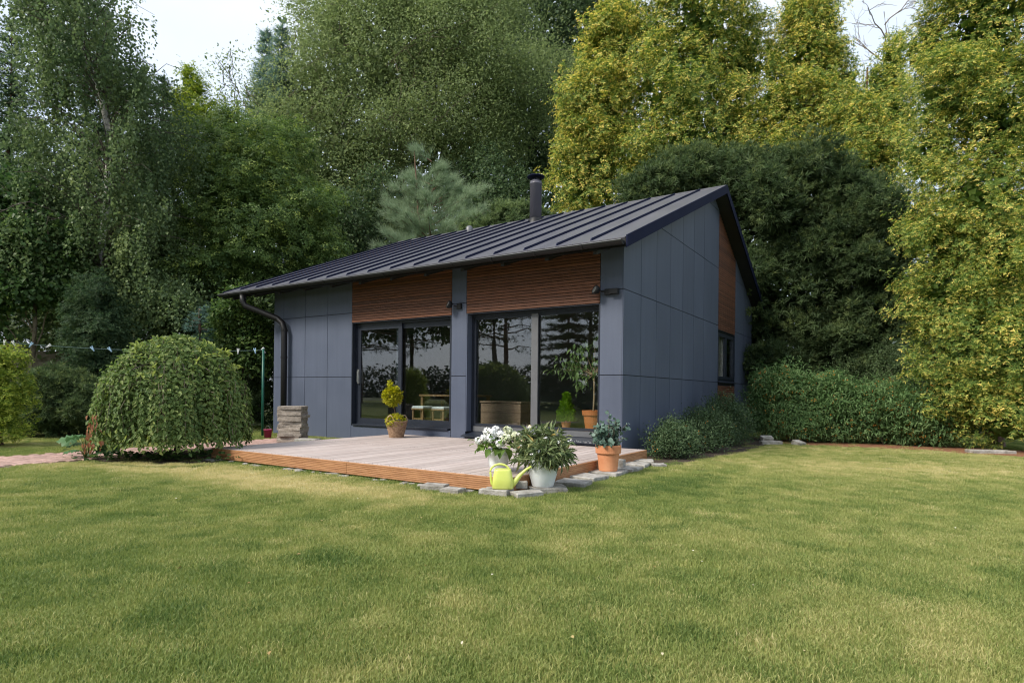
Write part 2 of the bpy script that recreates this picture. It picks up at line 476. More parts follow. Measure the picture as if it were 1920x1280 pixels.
def blob_points(blobs, n, shell=0.28, inner=0.62, back=1.0, ragged=0.0, nbig=0, wbig=1.0):
    """points near the outside of a union of ellipsoids; returns positions and outward directions.
    back < 1 thins the far side, which the garden never shows"""
    B = np.array(blobs, float)
    w = (B[:, 3] * B[:, 4] + B[:, 3] * B[:, 5] + B[:, 4] * B[:, 5]); w[:nbig] *= wbig; w /= w.sum()
    P, O = [], []
    got = 0
    while got < n:
        k = rng.choice(len(B), size=n * 2, p=w)
        d = rdir(n * 2)
        r = 1 - np.abs(rng.normal(size=n * 2)) * shell
        r = np.clip(r, .05, 1.12)
        if ragged: r = np.where(rng.random(n * 2) < ragged, 1.05 + .38 * rng.random(n * 2), r)
        p = B[k, :3] + d * r[:, None] * B[k, 3:6]
        q = (p[:, None, :] - B[None, :, :3]) / B[None, :, 3:6]
        q = np.linalg.norm(q, axis=2)
        q[np.arange(len(k)), k] = 9
        ok = (q.min(axis=1) > inner) & (p[:, 2] > 0.12)
        if back < 1: ok &= (d @ VIEW_D < .35) | (rng.random(len(k)) < back)
        P.append(p[ok]); O.append(unit(d[ok] / B[k[ok], 3:6])); got += ok.sum()
    return np.concatenate(P)[:n], np.concatenate(O)[:n]
def lumps(blobs, k=6, f=(.22, .46), up=.25):
    """boughs: smaller masses standing out of every big one"""
    out = [tuple(b) for b in blobs]
    for b in blobs:
        for d in rdir(k):
            if d @ VIEW_D > .6: continue
            d = d + np.array((0, 0, up)); d /= np.linalg.norm(d)
            q = rng.uniform(*f)
            c = np.array(b[:3]) + d * np.array(b[3:6]) * rng.uniform(.8, 1.08)
            m_ = min(b[3], b[5]) * q
            out.append((c[0], c[1], c[2], m_ * rng.uniform(.9, 1.3), m_ * rng.uniform(.9, 1.3), m_ * rng.uniform(.8, 1.15)))
    return out
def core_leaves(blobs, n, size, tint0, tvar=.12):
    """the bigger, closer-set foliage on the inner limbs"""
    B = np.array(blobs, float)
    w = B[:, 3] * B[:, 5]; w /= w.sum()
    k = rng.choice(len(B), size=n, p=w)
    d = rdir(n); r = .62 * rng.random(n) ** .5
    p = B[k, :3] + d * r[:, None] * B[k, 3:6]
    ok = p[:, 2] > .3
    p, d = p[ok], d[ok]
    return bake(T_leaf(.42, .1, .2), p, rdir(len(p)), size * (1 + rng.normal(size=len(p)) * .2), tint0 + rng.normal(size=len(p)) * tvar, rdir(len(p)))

def foliage(template, pos, out, per, spread, size, w_out=0.6, w_down=0.2, w_rand=0.6, flat=1.0, tint0=None, tvar=0.12, cvar=0.2, up_hint=True, svar=0.25):
    """per leaves around every clump centre"""
    n = len(pos)
    t_c = (tint0 if tint0 is not None else np.full(n, .45)) + rng.normal(size=n) * cvar
    off = rng.normal(size=(n, per, 3)) * spread
    off[:, :, 2] *= flat
    p = (pos[:, None, :] + off).reshape(-1, 3)
    o = np.repeat(out, per, axis=0)
    d = o * w_out + np.array((0, 0, -1.0)) * w_down + rng.normal(size=p.shape) * w_rand
    s = size * (1 + rng.normal(size=len(p)) * svar).clip(.4, 1.8)
    t = np.repeat(t_c, per) + rng.normal(size=len(p)) * tvar
    hint = o + np.array((0, 0, 1.0)) if up_hint else rdir(len(p))
    return bake(template, p, d, s, t, hint)

def pb(px, py, D, rx, ry, rd=None):
    """an ellipsoid of foliage seen at photo column/row, radii in photo pixels"""
    c = at(px, D, py); k = D / CAM_F
    r = rx * k
    return (c[0], c[1], c[2], r, r if rd is None else rd, ry * k)

def limb(mb, a, b, r0, r1, sag=0.0, n=5, wob=0.08, sides=6):
    a = np.array(a, float); b = np.array(b, float)
    L = np.linalg.norm(b - a)
    pts = []
    for i in range(n):
        t = i / (n - 1)
        p = a + (b - a) * t + np.array((0, 0, sag * L * 4 * t * (1 - t)))
        if 0 < i < n - 1: p = p + rng.normal(size=3) * wob * L * .3
        pts.append(p)
    mb.tube(pts, [r0 + (r1 - r0) * i / (n - 1) for i in range(n)], sides, caps=False)
    return mb

def local(parts, base):
    return [(p[0] - np.array(base)[None], p[1], p[2]) for p in parts]

def tree(name, label, base, crown_parts, crown_mat, trunk_mb, trunk_mat, cat='tree', group=None, crown_name='crown', extra=None):
    base = np.array(base, float)
    t = thing(name, label, cat, base, 0, group)
    if crown_parts:
        me = np_mesh(crown_name, local(crown_parts, base))
        link(crown_name, me, crown_mat, t)
    if trunk_mb is not None:
        trunk_mb.v = [tuple(np.array(p) - base) for p in trunk_mb.v]
        trunk_mb.build('trunk', trunk_mat, t, smooth=True)
    return t

# value noise in world metres
_tab = np.random.default_rng(3).random((256, 256))
def vnoise(x, y, s, o=0):
    x = np.asarray(x) / s + 17.3 * o + 50; y = np.asarray(y) / s + 31.7 * o + 50
    xi = np.floor(x).astype(int); yi = np.floor(y).astype(int)
    fx = x - xi; fy = y - yi
    fx = fx * fx * (3 - 2 * fx); fy = fy * fy * (3 - 2 * fy)
    g = lambda a, b: _tab[a % 256, b % 256]
    return (g(xi, yi) * (1 - fx) + g(xi + 1, yi) * fx) * (1 - fy) + (g(xi, yi + 1) * (1 - fx) + g(xi + 1, yi + 1) * fx) * fy
def bump2(x, y, cx, cy, rx, ry, rot=0.0):
    c, s = math.cos(rot), math.sin(rot)
    u = ((x - cx) * c + (y - cy) * s) / rx; v = (-(x - cx) * s + (y - cy) * c) / ry
    return np.exp(-(u * u + v * v))
def dryness(x, y):
    """how dry the turf is, 0 lush .. 1 straw"""
    x = np.asarray(x, float); y = np.asarray(y, float)
    d = 0.37 + 0.10 * (vnoise(x, y, 1.1, 1) - .5) + 0.12 * (vnoise(x, y, .45, 2) - .5) + 0.32 * (vnoise(x, y, .16, 3) - .5) + 0.10 * (vnoise(x, y, 2.9, 4) - .5)
    d += 0.09 * np.clip(vnoise(x, y, .33, 9) - .70, 0, .3) / .3            # small straw spots
    d += 0.55 * bump2(x, y, -2.2, -4.95, 2.6, .55, R_(2))        # straw strip before the deck
    d += 0.35 * bump2(x, y, -5.2, -5.4, 1.6, .45, R_(30))
    d += 0.40 * bump2(x, y, 4.2, 1.5, 4.0, 1.3, R_(25))          # pale turf at the right
    d += 0.30 * bump2(x, y, 3.4, 4.3, 3.5, 1.0, R_(20))
    d += 0.30 * bump2(x, y, -9.5, -4.2, 2.5, .6, R_(60))
    d += 0.10 * bump2(x, y, 4.9, -6.8, 1.2, 1.0)
    d -= 0.34 * bump2(x, y, 1.05, -6.75, .30, .10, R_(33))       # lush green tuft patch
    d -= 0.12 * bump2(x, y, 1.0, -5.2, .9, .45, R_(30))
    d -= 0.05 * bump2(x, y, .4, -7.6, 1.4, .6, R_(33))
    d -= 0.20 * bump2(x, y, 1.7, -2.6, .5, 1.6, 0)
    d -= 0.06 * bump2(x, y, .9, -7.9, 1.3, .9)                   # greener towards the lower left
    return np.clip(d, 0, 1)

# ================================================================== GROUND
def grid_sheet(name, xs, ys, z, m, attr=None):
    X, Y = np.meshgrid(xs, ys)
    V = np.stack([X.ravel(), Y.ravel(), np.full(X.size, z)], 1)
    nx, ny = len(xs), len(ys)
    i = (np.arange(ny - 1)[:, None] * nx + np.arange(nx - 1)[None]).ravel()
    F = np.stack([i, i + 1, i + 1 + nx, i + nx], 1)
    me = bpy.data.meshes.new(name)
    me.vertices.add(len(V)); me.vertices.foreach_set('co', V.astype(np.float32).ravel())
    me.loops.add(F.size); me.loops.foreach_set('vertex_index', F.astype(np.int32).ravel())
    me.polygons.add(len(F)); me.polygons.foreach_set('loop_start', np.arange(0, F.size, 4, dtype=np.int32))
    if attr is not None:
        a = me.attributes.new('tint', 'FLOAT', 'POINT'); a.data.foreach_set('value', attr(V[:, 0], V[:, 1]).astype(np.float32))
    me.update(calc_edges=True)
    return link(name, me, m)

GRASS = [(0.0, (0.100, 0.165, 0.044)), (0.28, (0.228, 0.288, 0.082)), (0.55, (0.365, 0.382, 0.134)), (0.8, (0.55, 0.50, 0.23)), (1.0, (0.66, 0.58, 0.32))]
def turf_mat():
    m = leaf_mat('turf', [(p, tuple(c * .8 for c in col)) for p, col in GRASS], rough=0.9, transl=0.0, spec=0.1)
    nt = m.node_tree; N, L = nt.nodes, nt.links
    b = N['Principled BSDF']
    tc = N.new('ShaderNodeTexCoord')
    nz = N.new('ShaderNodeTexNoise'); nz.inputs['Scale'].default_value = 60; nz.inputs['Detail'].default_value = 6
    L.new(tc.outputs['Object'], nz.inputs['Vector'])
    bp = N.new('ShaderNodeBump'); bp.inputs['Strength'].default_value = 1; bp.inputs['Distance'].default_value = 0.03
    L.new(nz.outputs['Fac'], bp.inputs['Height']); L.new(bp.outputs[0], b.inputs['Normal'])
    ramp = [n for n in N if n.bl_idname == 'ShaderNodeValToRGB'][0]
    mx = N.new('ShaderNodeMix'); mx.data_type = 'RGBA'; mx.blend_type = 'MULTIPLY'; mx.inputs['Factor'].default_value = 1
    r2 = N.new('ShaderNodeValToRGB')
    r2.color_ramp.elements[0].position = 0.3; r2.color_ramp.elements[0].color = (.45, .45, .45, 1)
    r2.color_ramp.elements[1].position = 0.65; r2.color_ramp.elements[1].color = (1.1, 1.1, 1.1, 1)
    L.new(nz.outputs['Fac'], r2.inputs['Fac'])
    L.new(ramp.outputs['Color'], mx.inputs[6]); L.new(r2.outputs['Color'], mx.inputs[7])
    L.new(mx.outputs[2], b.inputs['Base Color'])
    return m
M['turf'] = turf_mat()
M['earth'] = mat('field_earth', (0.055, 0.075, 0.022), 0.95, (0.11, 0.12, 0.045), 0.35, bump=0.5, bscale=6)
e_ = MB(); e_.add([(-400, -400, 0), (400, -400, 0), (400, 400, 0), (-400, 400, 0)], [(0, 1, 2, 3)])
kind(e_.build('ground', 'earth', loc=(0, 0, -0.02)), 'structure')
kind(grid_sheet('lawn', np.arange(-22, 12.01, .2), np.arange(-14, 9.01, .2), -0.004, 'turf', dryness), 'structure')
kind(grid_sheet('back_lawn', np.linspace(-45, 40, 60), np.linspace(-48, -14, 40), -0.004, 'turf', dryness), 'structure')

def bed(name, poly, z, m):
    mb = MB(); mb.add([(x, y, z) for x, y in poly], [tuple(range(len(poly)))])
    return kind(mb.build(name, m), 'structure')
def ellipse(cx, cy, rx, ry, rot=0, n=40, wob=.12, seed=0):
    r = np.random.default_rng(seed); ph = r.random(4) * 6.28
    out = []
    for k in range(n):
        t = 2 * math.pi * k / n
        q = 1 + wob * (math.sin(3 * t + ph[0]) * .5 + math.sin(5 * t + ph[1]) * .35 + math.sin(9 * t + ph[2]) * .3)
        u, v = rx * q * math.cos(t), ry * q * math.sin(t)
        out.append((cx + u * math.cos(rot) - v * math.sin(rot), cy + u * math.sin(rot) + v * math.cos(rot)))
    return out
BUSH = (-5.76, -4.25)
BEDS = [ellipse(BUSH[0] + .10, BUSH[1] - .16, 1.35, .72, R_(32), seed=1),
        ellipse(3.7, 5.95, 3.5, .78, R_(4), seed=2), ellipse(6.1, 5.55, 1.6, .75, R_(10), seed=4),
        ellipse(.75, 3.2, .65, 3.9, 0, seed=3), ellipse(-11.5, -2.7, 3.0, 1.2, R_(40), seed=5)]
bed('soil_bed', BEDS[0], 0.004, 'soil')
bed('needle_bed', BEDS[1], 0.003, 'mulch')
bed('needle_bed', BEDS[2], 0.005, 'mulch')
bed('border_soil', BEDS[3], 0.004, 'soil')
bed('hedge_soil', BEDS[4], 0.004, 'soil')

def inside(poly, x, y):
    c = np.zeros(len(x), bool); j = len(poly) - 1
    for i in range(len(poly)):
        xi, yi = poly[i]; xj, yj = poly[j]
        hit = ((yi > y) != (yj > y)) & (x < (xj - xi) * (y - yi) / (yj - yi + 1e-12) + xi)
        c ^= hit; j = i
    return c

# ================================================================== HOUSE
HX0, HX1, HY0, HY1 = -9.28, 0.0, 0.0, 10.2
EAVE_Y, RIDGE_Y, REAR_Y = -0.60, 5.65, 11.40
EAVE_Z, RIDGE_Z, REAR_Z = 3.467, 6.075, 3.31
RX0, RX1 = -10.5, 0.30
RT = 0.15                                  # roof build-up
sl_f = (RIDGE_Z - EAVE_Z) / (RIDGE_Y - EAVE_Y); sl_r = (RIDGE_Z - REAR_Z) / (REAR_Y - RIDGE_Y)
def roof_z(y): return EAVE_Z + sl_f * (y - EAVE_Y) if y <= RIDGE_Y else RIDGE_Z - sl_r * (y - RIDGE_Y)
def under(y): return roof_z(y) - RT - 0.012
house = thing('garden_house', 'dark blue grey panelled garden house with black standing seam roof beside the deck', 'house')

# structural shell (backing behind the panels)
T = 0.16
def poly_wall(mb, pts, x0, x1): mb.prism(pts, 'x', x0, x1)
shell = MB()
D1 = (-6.48, -3.63, 0.26, 2.545)           # left sliding door opening x0,x1,z0,z1
D2 = (-3.26, -0.42, 0.20, 2.555)           # right glazed opening
zt = under(0.16)
shell.box(HX0 + .02, D1[0] - .004, .02, T, 0, zt); shell.box(D1[1] + .004, D2[0] - .004, .02, T, 0, zt); shell.box(D2[1] + .004, HX1 - .02, .02, T, 0, zt)
for d in (D1, D2): shell.box(d[0], d[1], .02, T, 0, d[2] - .004); shell.box(d[0], d[1], .02, T, d[3] + .01, zt)
GW = (6.18, 7.98, 1.36, 2.66)              # gable window y0,y1,z0,z1
for (y0, y1, z0f) in ((T + .002, GW[0] - .003, 0), (GW[1] + .003, HY1 - .02, 0)):
    n = 8; ys = np.linspace(y0, y1, n)
    if y0 < RIDGE_Y < y1: ys = np.sort(np.append(ys, RIDGE_Y))
    shell.prism([(y0, 0), (y1, 0)] + [(y, under(y) - .004) for y in ys[::-1]], 'x', HX1 - T, HX1 - .02)
shell.box(HX1 - T, HX1 - .02, GW[0], GW[1], 0, GW[2] - .003)
shell.prism([(GW[0], GW[3] + .003), (GW[1], GW[3] + .003), (GW[1], under(GW[1]) - .004), (GW[0], under(GW[0]) - .004)], 'x', HX1 - T, HX1 - .02)
ys = np.sort(np.append(np.linspace(T + .002, HY1 - .02, 9), RIDGE_Y))
shell.prism([(ys[0], 0), (ys[-1], 0)] + [(y, under(y) - .004) for y in ys[::-1]], 'x', HX0 + .02, HX0 + T)
shell.box(HX0 + T + .002, HX1 - T - .002, HY1 - T, HY1 - .02, 0, under(HY1) - .01)
shell.box(HX0 + .02, HX1 - .02, .02, HY1 - .02, -.08, -.001)
shell.build('wall', 'backing', house)

# cladding panels: each one a sheet 18 mm thick, open joints between
GAP = 0.006
def front_panel(x0, x1, z0, z1, parent=house):
    MB().box(x0 + GAP, x1 - GAP, 0.0, 0.018, z0 + GAP, z1 - GAP).build('wall_panel', 'panel', parent)
def gable_panel(y0, y1, z0, z1, x=HX1, s=1):
    """clipped by the roof slope"""
    a, b = y0 + GAP, y1 - GAP
    lo = z0 + GAP
    ysx = [a, b] + ([RIDGE_Y] if a < RIDGE_Y < b else [])
    ysx = sorted(ysx)
    # add crossing points of the roof underside with z1
    hi = z1 - GAP
    for k in (1,):
        yc = EAVE_Y + (hi + RT + .012 + .01 - EAVE_Z) / sl_f
        if a < yc < min(b, RIDGE_Y): ysx.append(yc)
        yc = RIDGE_Y + (RIDGE_Z - (hi + RT + .012 + .01)) / sl_r
        if max(a, RIDGE_Y) < yc < b: ysx.append(yc)
        yc = EAVE_Y + (lo + RT + .022 - EAVE_Z) / sl_f
        if a < yc < min(b, RIDGE_Y): ysx.append(yc)
        yc = RIDGE_Y + (RIDGE_Z - (lo + RT + .022)) / sl_r
        if max(a, RIDGE_Y) < yc < b: ysx.append(yc)
    ysx = sorted(set(round(q, 5) for q in ysx))
    top = [(q, min(hi, under(q) - .01)) for q in ysx]
    top = [p for p in top if p[1] > lo - 1e-4]
    if len(top) < 2 or max(p[1] for p in top) - lo < 0.02: return
    poly = [(top[0][0], lo), (top[-1][0], lo)] + [p for p in top[::-1] if p[1] > lo + 1e-3]
    if len(poly) < 3: return
    MB().prism(poly, 'x', x - .018 * s, x).build('wall_panel', 'panel', house)
ZB, Z1, Z2, Z3 = -0.057, 1.34, 2.772, 4.205
ztop = under(0.0) - .004
for xa, xb in ((HX0, -8.90), (-8.90, -8.09), (-8.09, -7.295), (-7.295, D1[0])):
    for za, zb in ((ZB, Z1), (Z1, Z2), (Z2, ztop)): front_panel(xa, xb, za, zb)
for xa, xb in ((D1[1], D2[0]), (D2[1], HX1 - .012)):
    for za, zb in ((ZB, Z1), (Z1, Z2), (Z2, ztop)): front_panel(xa, xb, za, zb)
front_panel(D1[0], -5.05, ZB, D1[2]); front_panel(-5.05, D1[1], ZB, D1[2])
front_panel(D2[0], -1.85, ZB, D2[2]); front_panel(-1.85, D2[1], ZB, D2[2])
edges_y = [0.0, .81, 1.61, 2.42, 3.23, 4.03, 4.84, GW[0] - .01]
for ya, yb in zip(edges_y[:-1], edges_y[1:]):
    for za, zb in ((ZB, Z1), (Z1, Z2), (Z2, Z3), (Z3, 5.637), (5.637, 6.6)): gable_panel(ya, yb, za, zb)
for ya, yb in ((GW[1] + .01, 9.1), (9.1, HY1)):
    for za, zb in ((ZB, Z1), (Z1, Z2), (Z2, Z3), (Z3, 5.6)): gable_panel(ya, yb, za, zb)
for ya, yb in zip(np.linspace(0.02, HY1, 7)[:-1], np.linspace(0.02, HY1, 7)[1:]):
    for za, zb in ((ZB, Z1), (Z1, Z2), (Z2, Z3), (Z3, 6.2)): gable_panel(ya, yb, za, zb, HX0, -1)
# panel fixings
sc = MB()
for y in (.05, .77, .86, 1.56):
    for z in (.08, .7, 1.26, 1.42, 2.05, 2.70, 2.85, 3.3): sc.lathe([(.006, 0), (.006, .003), (.003, .004)], 6, (0, 0, 0), True).xform(Matrix.Translation((0.001, y, z)) @ Matrix.Rotation(R_(90), 4, 'Y'), len(sc.v) - 18)
for x in (-.05, -.36, -3.32, -3.57, -6.56, -7.24, -7.35, -8.04):
    for z in (.75, 1.28, 1.40, 2.05, 2.68): sc.lathe([(.006, 0), (.006, .003), (.003, .004)], 6, (0, 0, 0), True).xform(Matrix.Translation((x, -.001, z)) @ Matrix.Rotation(R_(90), 4, 'X'), len(sc.v) - 18)
kind(sc.build('panel_screw', 'frame_grey', house), 'stuff')

# wood slat fields
SL = 0.056
def front_slats(x0, x1, z0, z1):
    n = int((z1 - z0) / SL)
    me = None
    for i in range(n):
        z = z0 + i * SL
        mb = MB(); y = -0.004 + random.uniform(-.002, .002)
        mb.box(x0 + .004, x1 - .004, y, 0.018, z, z + SL - .011)
        mb.build('slat', 'slat', house)
front_slats(D1[0], D1[1], D1[3] + .012, ztop); front_slats(D2[0] , D2[1], D2[3] + .012, ztop)
def gable_slats(z0, z1, pitch=0.052):
    n = int((z1 - z0) / pitch)
    for i in range(n):
        z = z0 + i * pitch
        if z + pitch > under(GW[0]) - .02: break
        yend = GW[1] - .004
        ycut = RIDGE_Y + (RIDGE_Z - (z + pitch + RT + .03)) / sl_r
        yend = min(yend, ycut)
        if yend - GW[0] < .05: break
        x = 0.002 + random.uniform(-.002, .002)
        MB().box(-.018, x, GW[0], yend, z, z + pitch - .012).build('slat', 'slat', house)
gable_slats(GW[3] + .02, 6); gable_slats(0.02, GW[2] - .05)

# glazing
def glazed_door(x0, x1, z0, z1, bars, sash_x, rec, fm='frame', grey=None):
    f = thing_part = MB()
    fr = 0.06
    y0, y1 = rec, rec + .07
    f.box(x0, x0 + fr, y0, y1, z0, z1); f.box(x1 - fr, x1, y0, y1, z0, z1)
    f.box(x0 + fr, x1 - fr, y0, y1, z1 - fr, z1); f.box(x0 + fr, x1 - fr, y0, y1, z0, z0 + fr)
    return f
rec1 = .11
f1 = glazed_door(*D1, None, None, rec1)
win1 = f1.build('sliding_door', 'frame', house)
# left sash slides in front, right sash fixed
def sash(x0, x1, z0, z1, y0, y1, st, m='frame', parent=None, top=None):
    s = MB(); tp = top or st
    s.box(x0, x0 + st, y0, y1, z0, z1); s.box(x1 - st, x1, y0, y1, z0, z1)
    s.box(x0 + st, x1 - st, y0, y1, z1 - tp, z1); s.box(x0 + st, x1 - st, y0, y1, z0, z0 + st)
    o = s.build('sash', m, parent)
    ym = (y0 + y1) / 2
    g = MB().box(x0 + st - .004, x1 - st + .004, ym - .006, ym + .006, z0 + st - .004, z1 - tp + .004).build('pane', 'glass', parent)
    return o, g
sash(D1[0] + .062, -5.08, D1[2] + .062, D1[3] - .062, rec1 + .012, rec1 + .05, .10, parent=win1)
sash(-5.27, D1[1] - .062, D1[2] + .062, D1[3] - .062, rec1 + .056, rec1 + .10, .11, parent=win1)
h = MB().box(-.018, .018, -.035, 0, -.16, .16).box(-.010, .010, -.06, -.035, -.12, .12)
h.build('handle', 'silver', win1, (D1[0] + .115, rec1 + .012, 1.35))
MB().box(D1[0] + .06, D1[1] - .06, -.035, rec1 - .002, D1[2] - .0, D1[2] + .03).build('sill', 'frame', win1)
rv = MB().box(D1[0] + .0, D1[0] + .02, .0, rec1 - .003, D1[2] + .032, D1[3]).box(D1[1] - .02, D1[1], .0, rec1 - .003, D1[2] + .032, D1[3]).box(D1[0] + .02, D1[1] - .02, .0, rec1 - .003, D1[3] - .012, D1[3])
rv.build('reveal', 'frame', win1)
rec2 = .16
f2 = glazed_door(*D2, None, None, rec2)
win2 = f2.build('picture_window', 'frame', house)
sash(D2[0] + .062, -1.77, D2[2] + .165, D2[3] - .062, rec2 + .012, rec2 + .06, .05, parent=win2)
sash(-1.77, D2[1] - .062, D2[2] + .165, D2[3] - .062, rec2 + .014, rec2 + .062, .045, parent=win2)
MB().box(-1.86, -1.72, rec2 - .02, rec2 + .011, D2[2] + .17, D2[3] - .07).build('mullion', 'frame_grey', win2)
MB().box(D2[0] + .062, D2[1] - .062, rec2 + .0, rec2 + .07, D2[2] + .062, D2[2] + .16).build('threshold', 'frame_grey', win2)
s2 = MB(); s2.prism([(-.10, D2[2] - .035), (-.10, D2[2] - .02), (rec2 - .003, D2[2] + .05), (rec2 - .003, D2[2] - .002), (.0, D2[2] - .002)], 'x', D2[0] - .04, D2[1] + .0)
s2.build('sill', 'frame', win2)
rv = MB().box(D2[1] - .02, D2[1], .0, rec2 - .003, D2[2] + .06, D2[3]).box(D2[0] + .022, D2[1] - .022, .0, rec2 - .003, D2[3] - .012, D2[3])
rv.build('reveal', 'frame', win2)
MB().box(D2[0], D2[0] + .02, .0, rec2 - .003, D2[2] + .06, D2[3]).build('reveal', 'panel', win2)
# gable window
gw = MB(); y0, y1, z0, z1 = GW
xg0, xg1 = -.10, -.04
gw.box(xg0, xg1, y0, y0 + .06, z0, z1); gw.box(xg0, xg1, y1 - .06, y1, z0, z1); gw.box(xg0, xg1, y0 + .06, y1 - .06, z1 - .06, z1); gw.box(xg0, xg1, y0 + .06, y1 - .06, z0, z0 + .06)
win3 = gw.build('side_window', 'frame', house)
ym = (y0 + y1) / 2
for a, b in ((y0 + .06, ym - .002), (ym + .002, y1 - .06)):
    s = MB(); st = .075
    s.box(xg0 + .02, xg1 + .022, a, a + st, z0 + .062, z1 - .062); s.box(xg0 + .02, xg1 + .022, b - st, b, z0 + .062, z1 - .062)
    s.box(xg0 + .02, xg1 + .022, a + st, b - st, z1 - .062 - st, z1 - .062); s.box(xg0 + .02, xg1 + .022, a + st, b - st, z0 + .062, z0 + .062 + st)
    s.build('sash', 'frame', win3)
    MB().box(-.066, -.054, a + st - .004, b - st + .004, z0 + .062 + st - .004, z1 - .062 - st + .004).build('pane', 'glass', win3)
MB().prism([(xg1, z0 + .03), (.06, z0 - .01), (.06, z0 - .035), (xg1, z0 - .002)], 'y', y0 - .02, y1 + .02).build('sill', 'frame', win3)
MB().box(xg1 + .002, .0, y0 - .0, y0 + .018, z0 + .04, z1).box(xg1 + .002, .0, y1 - .018, y1, z0 + .04, z1).box(xg1 + .002, .0, y0 + .02, y1 - .02, z1 - .012, z1).build('reveal', 'frame', win3)

# roof
rf = MB()
rf.prism([(EAVE_Y + .01, EAVE_Z - RT), (RIDGE_Y, RIDGE_Z - RT), (REAR_Y - .01, REAR_Z - RT), (REAR_Y - .01, REAR_Z - .014), (RIDGE_Y, RIDGE_Z - .014), (EAVE_Y + .01, EAVE_Z - .014)], 'x', RX0 + .012, RX1 - .012)
roof = rf.build('roof', 'soffit', house)
# sheet pans, one per bay
seam_x = []
NB = 17
xs_e = np.linspace(RX0, RX1, NB + 1)
for i in range(NB):
    a, b = xs_e[i] + (.0 if i else .03), xs_e[i + 1] - (.0 if i < NB - 1 else .03)
    mb = MB(); w = .022
    y_e = EAVE_Y - .012
    mb.add([(a, y_e, roof_z(y_e) - .012), (b, y_e, roof_z(y_e) - .012), (b, RIDGE_Y - .01, RIDGE_Z - .004), (a, RIDGE_Y - .01, RIDGE_Z - .004),
            (a, y_e, roof_z(y_e)), (b, y_e, roof_z(y_e)), (b, RIDGE_Y - .01, RIDGE_Z + .008 - .004), (a, RIDGE_Y - .01, RIDGE_Z + .004)],
           [(0, 3, 2, 1), (4, 5, 6, 7), (0, 1, 5, 4), (1, 2, 6, 5), (2, 3, 7, 6), (3, 0, 4, 7)])
    mb.build('roof_pan', 'roof', roof)
    mr = MB(); y_e = REAR_Y + .012
    mr.add([(a, y_e, REAR_Z - .018), (b, y_e, REAR_Z - .018), (b, RIDGE_Y + .01, RIDGE_Z - .012), (a, RIDGE_Y + .01, RIDGE_Z - .012),
            (a, y_e, REAR_Z - .004), (b, y_e, REAR_Z - .004), (b, RIDGE_Y + .01, RIDGE_Z + .002), (a, RIDGE_Y + .01, RIDGE_Z + .002)],
           [(0, 1, 2, 3), (4, 7, 6, 5), (0, 4, 5, 1), (1, 5, 6, 2), (2, 6, 7, 3), (3, 7, 4, 0)])
    mr.build('roof_pan', 'roof', roof)
for x in xs_e[1:-1]:
    mb = MB(); hgt = .054; w = .0135
    ya, yb = EAVE_Y + .035, RIDGE_Y - .03
    mb.add([(x - w, ya, roof_z(ya) + .002), (x + w, ya, roof_z(ya) + .002), (x + w, yb, roof_z(yb) + .002), (x - w, yb, roof_z(yb) + .002),
            (x - w * .7, ya + .03, roof_z(ya) + hgt), (x + w * .7, ya + .03, roof_z(ya) + hgt), (x + w * .7, yb, roof_z(yb) + hgt), (x - w * .7, yb, roof_z(yb) + hgt)],
           [(0, 3, 2, 1), (4, 5, 6, 7), (0, 1, 5, 4), (1, 2, 6, 5), (2, 3, 7, 6), (3, 0, 4, 7)])
    mb.build('standing_seam', 'trim', roof)
# ridge cap, verge trims, eave drip
rc = MB(); rc.prism([(RIDGE_Y - .09, RIDGE_Z - .015), (RIDGE_Y, RIDGE_Z + .035), (RIDGE_Y + .09, RIDGE_Z - .022), (RIDGE_Y + .09, RIDGE_Z - .03), (RIDGE_Y, RIDGE_Z + .02), (RIDGE_Y - .09, RIDGE_Z - .026)], 'x', RX0 + .03, RX1 - .03)
rc.build('ridge_cap', 'roof', roof)
for xa, xb in ((RX1 - .010, RX1 + .012), (RX0 - .012, RX0 + .010)):
    v = MB()
    v.prism([(EAVE_Y - .015, EAVE_Z - RT - .02), (RIDGE_Y, RIDGE_Z - RT - .025), (RIDGE_Y, RIDGE_Z + .03), (EAVE_Y - .015, EAVE_Z + .022)], 'x', xa, xb)
    v.build('verge_trim', 'trim', roof)
    v = MB()
    v.prism([(RIDGE_Y + .001, RIDGE_Z - RT - .025), (REAR_Y + .015, REAR_Z - RT - .02), (REAR_Y + .015, REAR_Z + .022), (RIDGE_Y + .001, RIDGE_Z + .03)], 'x', xa, xb)
    v.build('verge_trim', 'trim', roof)
MB().prism([(EAVE_Y - .022, EAVE_Z - RT - .01), (EAVE_Y + .006, EAVE_Z - RT - .01), (EAVE_Y + .006, EAVE_Z - .022), (EAVE_Y - .022, EAVE_Z - .026)], 'x', RX0 + .014, RX1 - .014).build('fascia', 'gutter', roof)
rt_ = MB()
for x in np.arange(-10.2, .1, .9):
    ya, yb = EAVE_Y + .06, -.03
    rt_.add([(x, ya, under(ya) - .07), (x + .07, ya, under(ya) - .07), (x + .07, yb, under(yb) - .10), (x, yb, under(yb) - .10), (x, ya, under(ya) + .008), (x + .07, ya, under(ya) + .008), (x + .07, yb, under(yb) + .008), (x, yb, under(yb) + .008)],
            [(0, 3, 2, 1), (4, 5, 6, 7), (0, 1, 5, 4), (1, 2, 6, 5), (2, 3, 7, 6), (3, 0, 4, 7)])
    rt_.build('rafter_tail', 'soffit', roof); rt_ = MB()
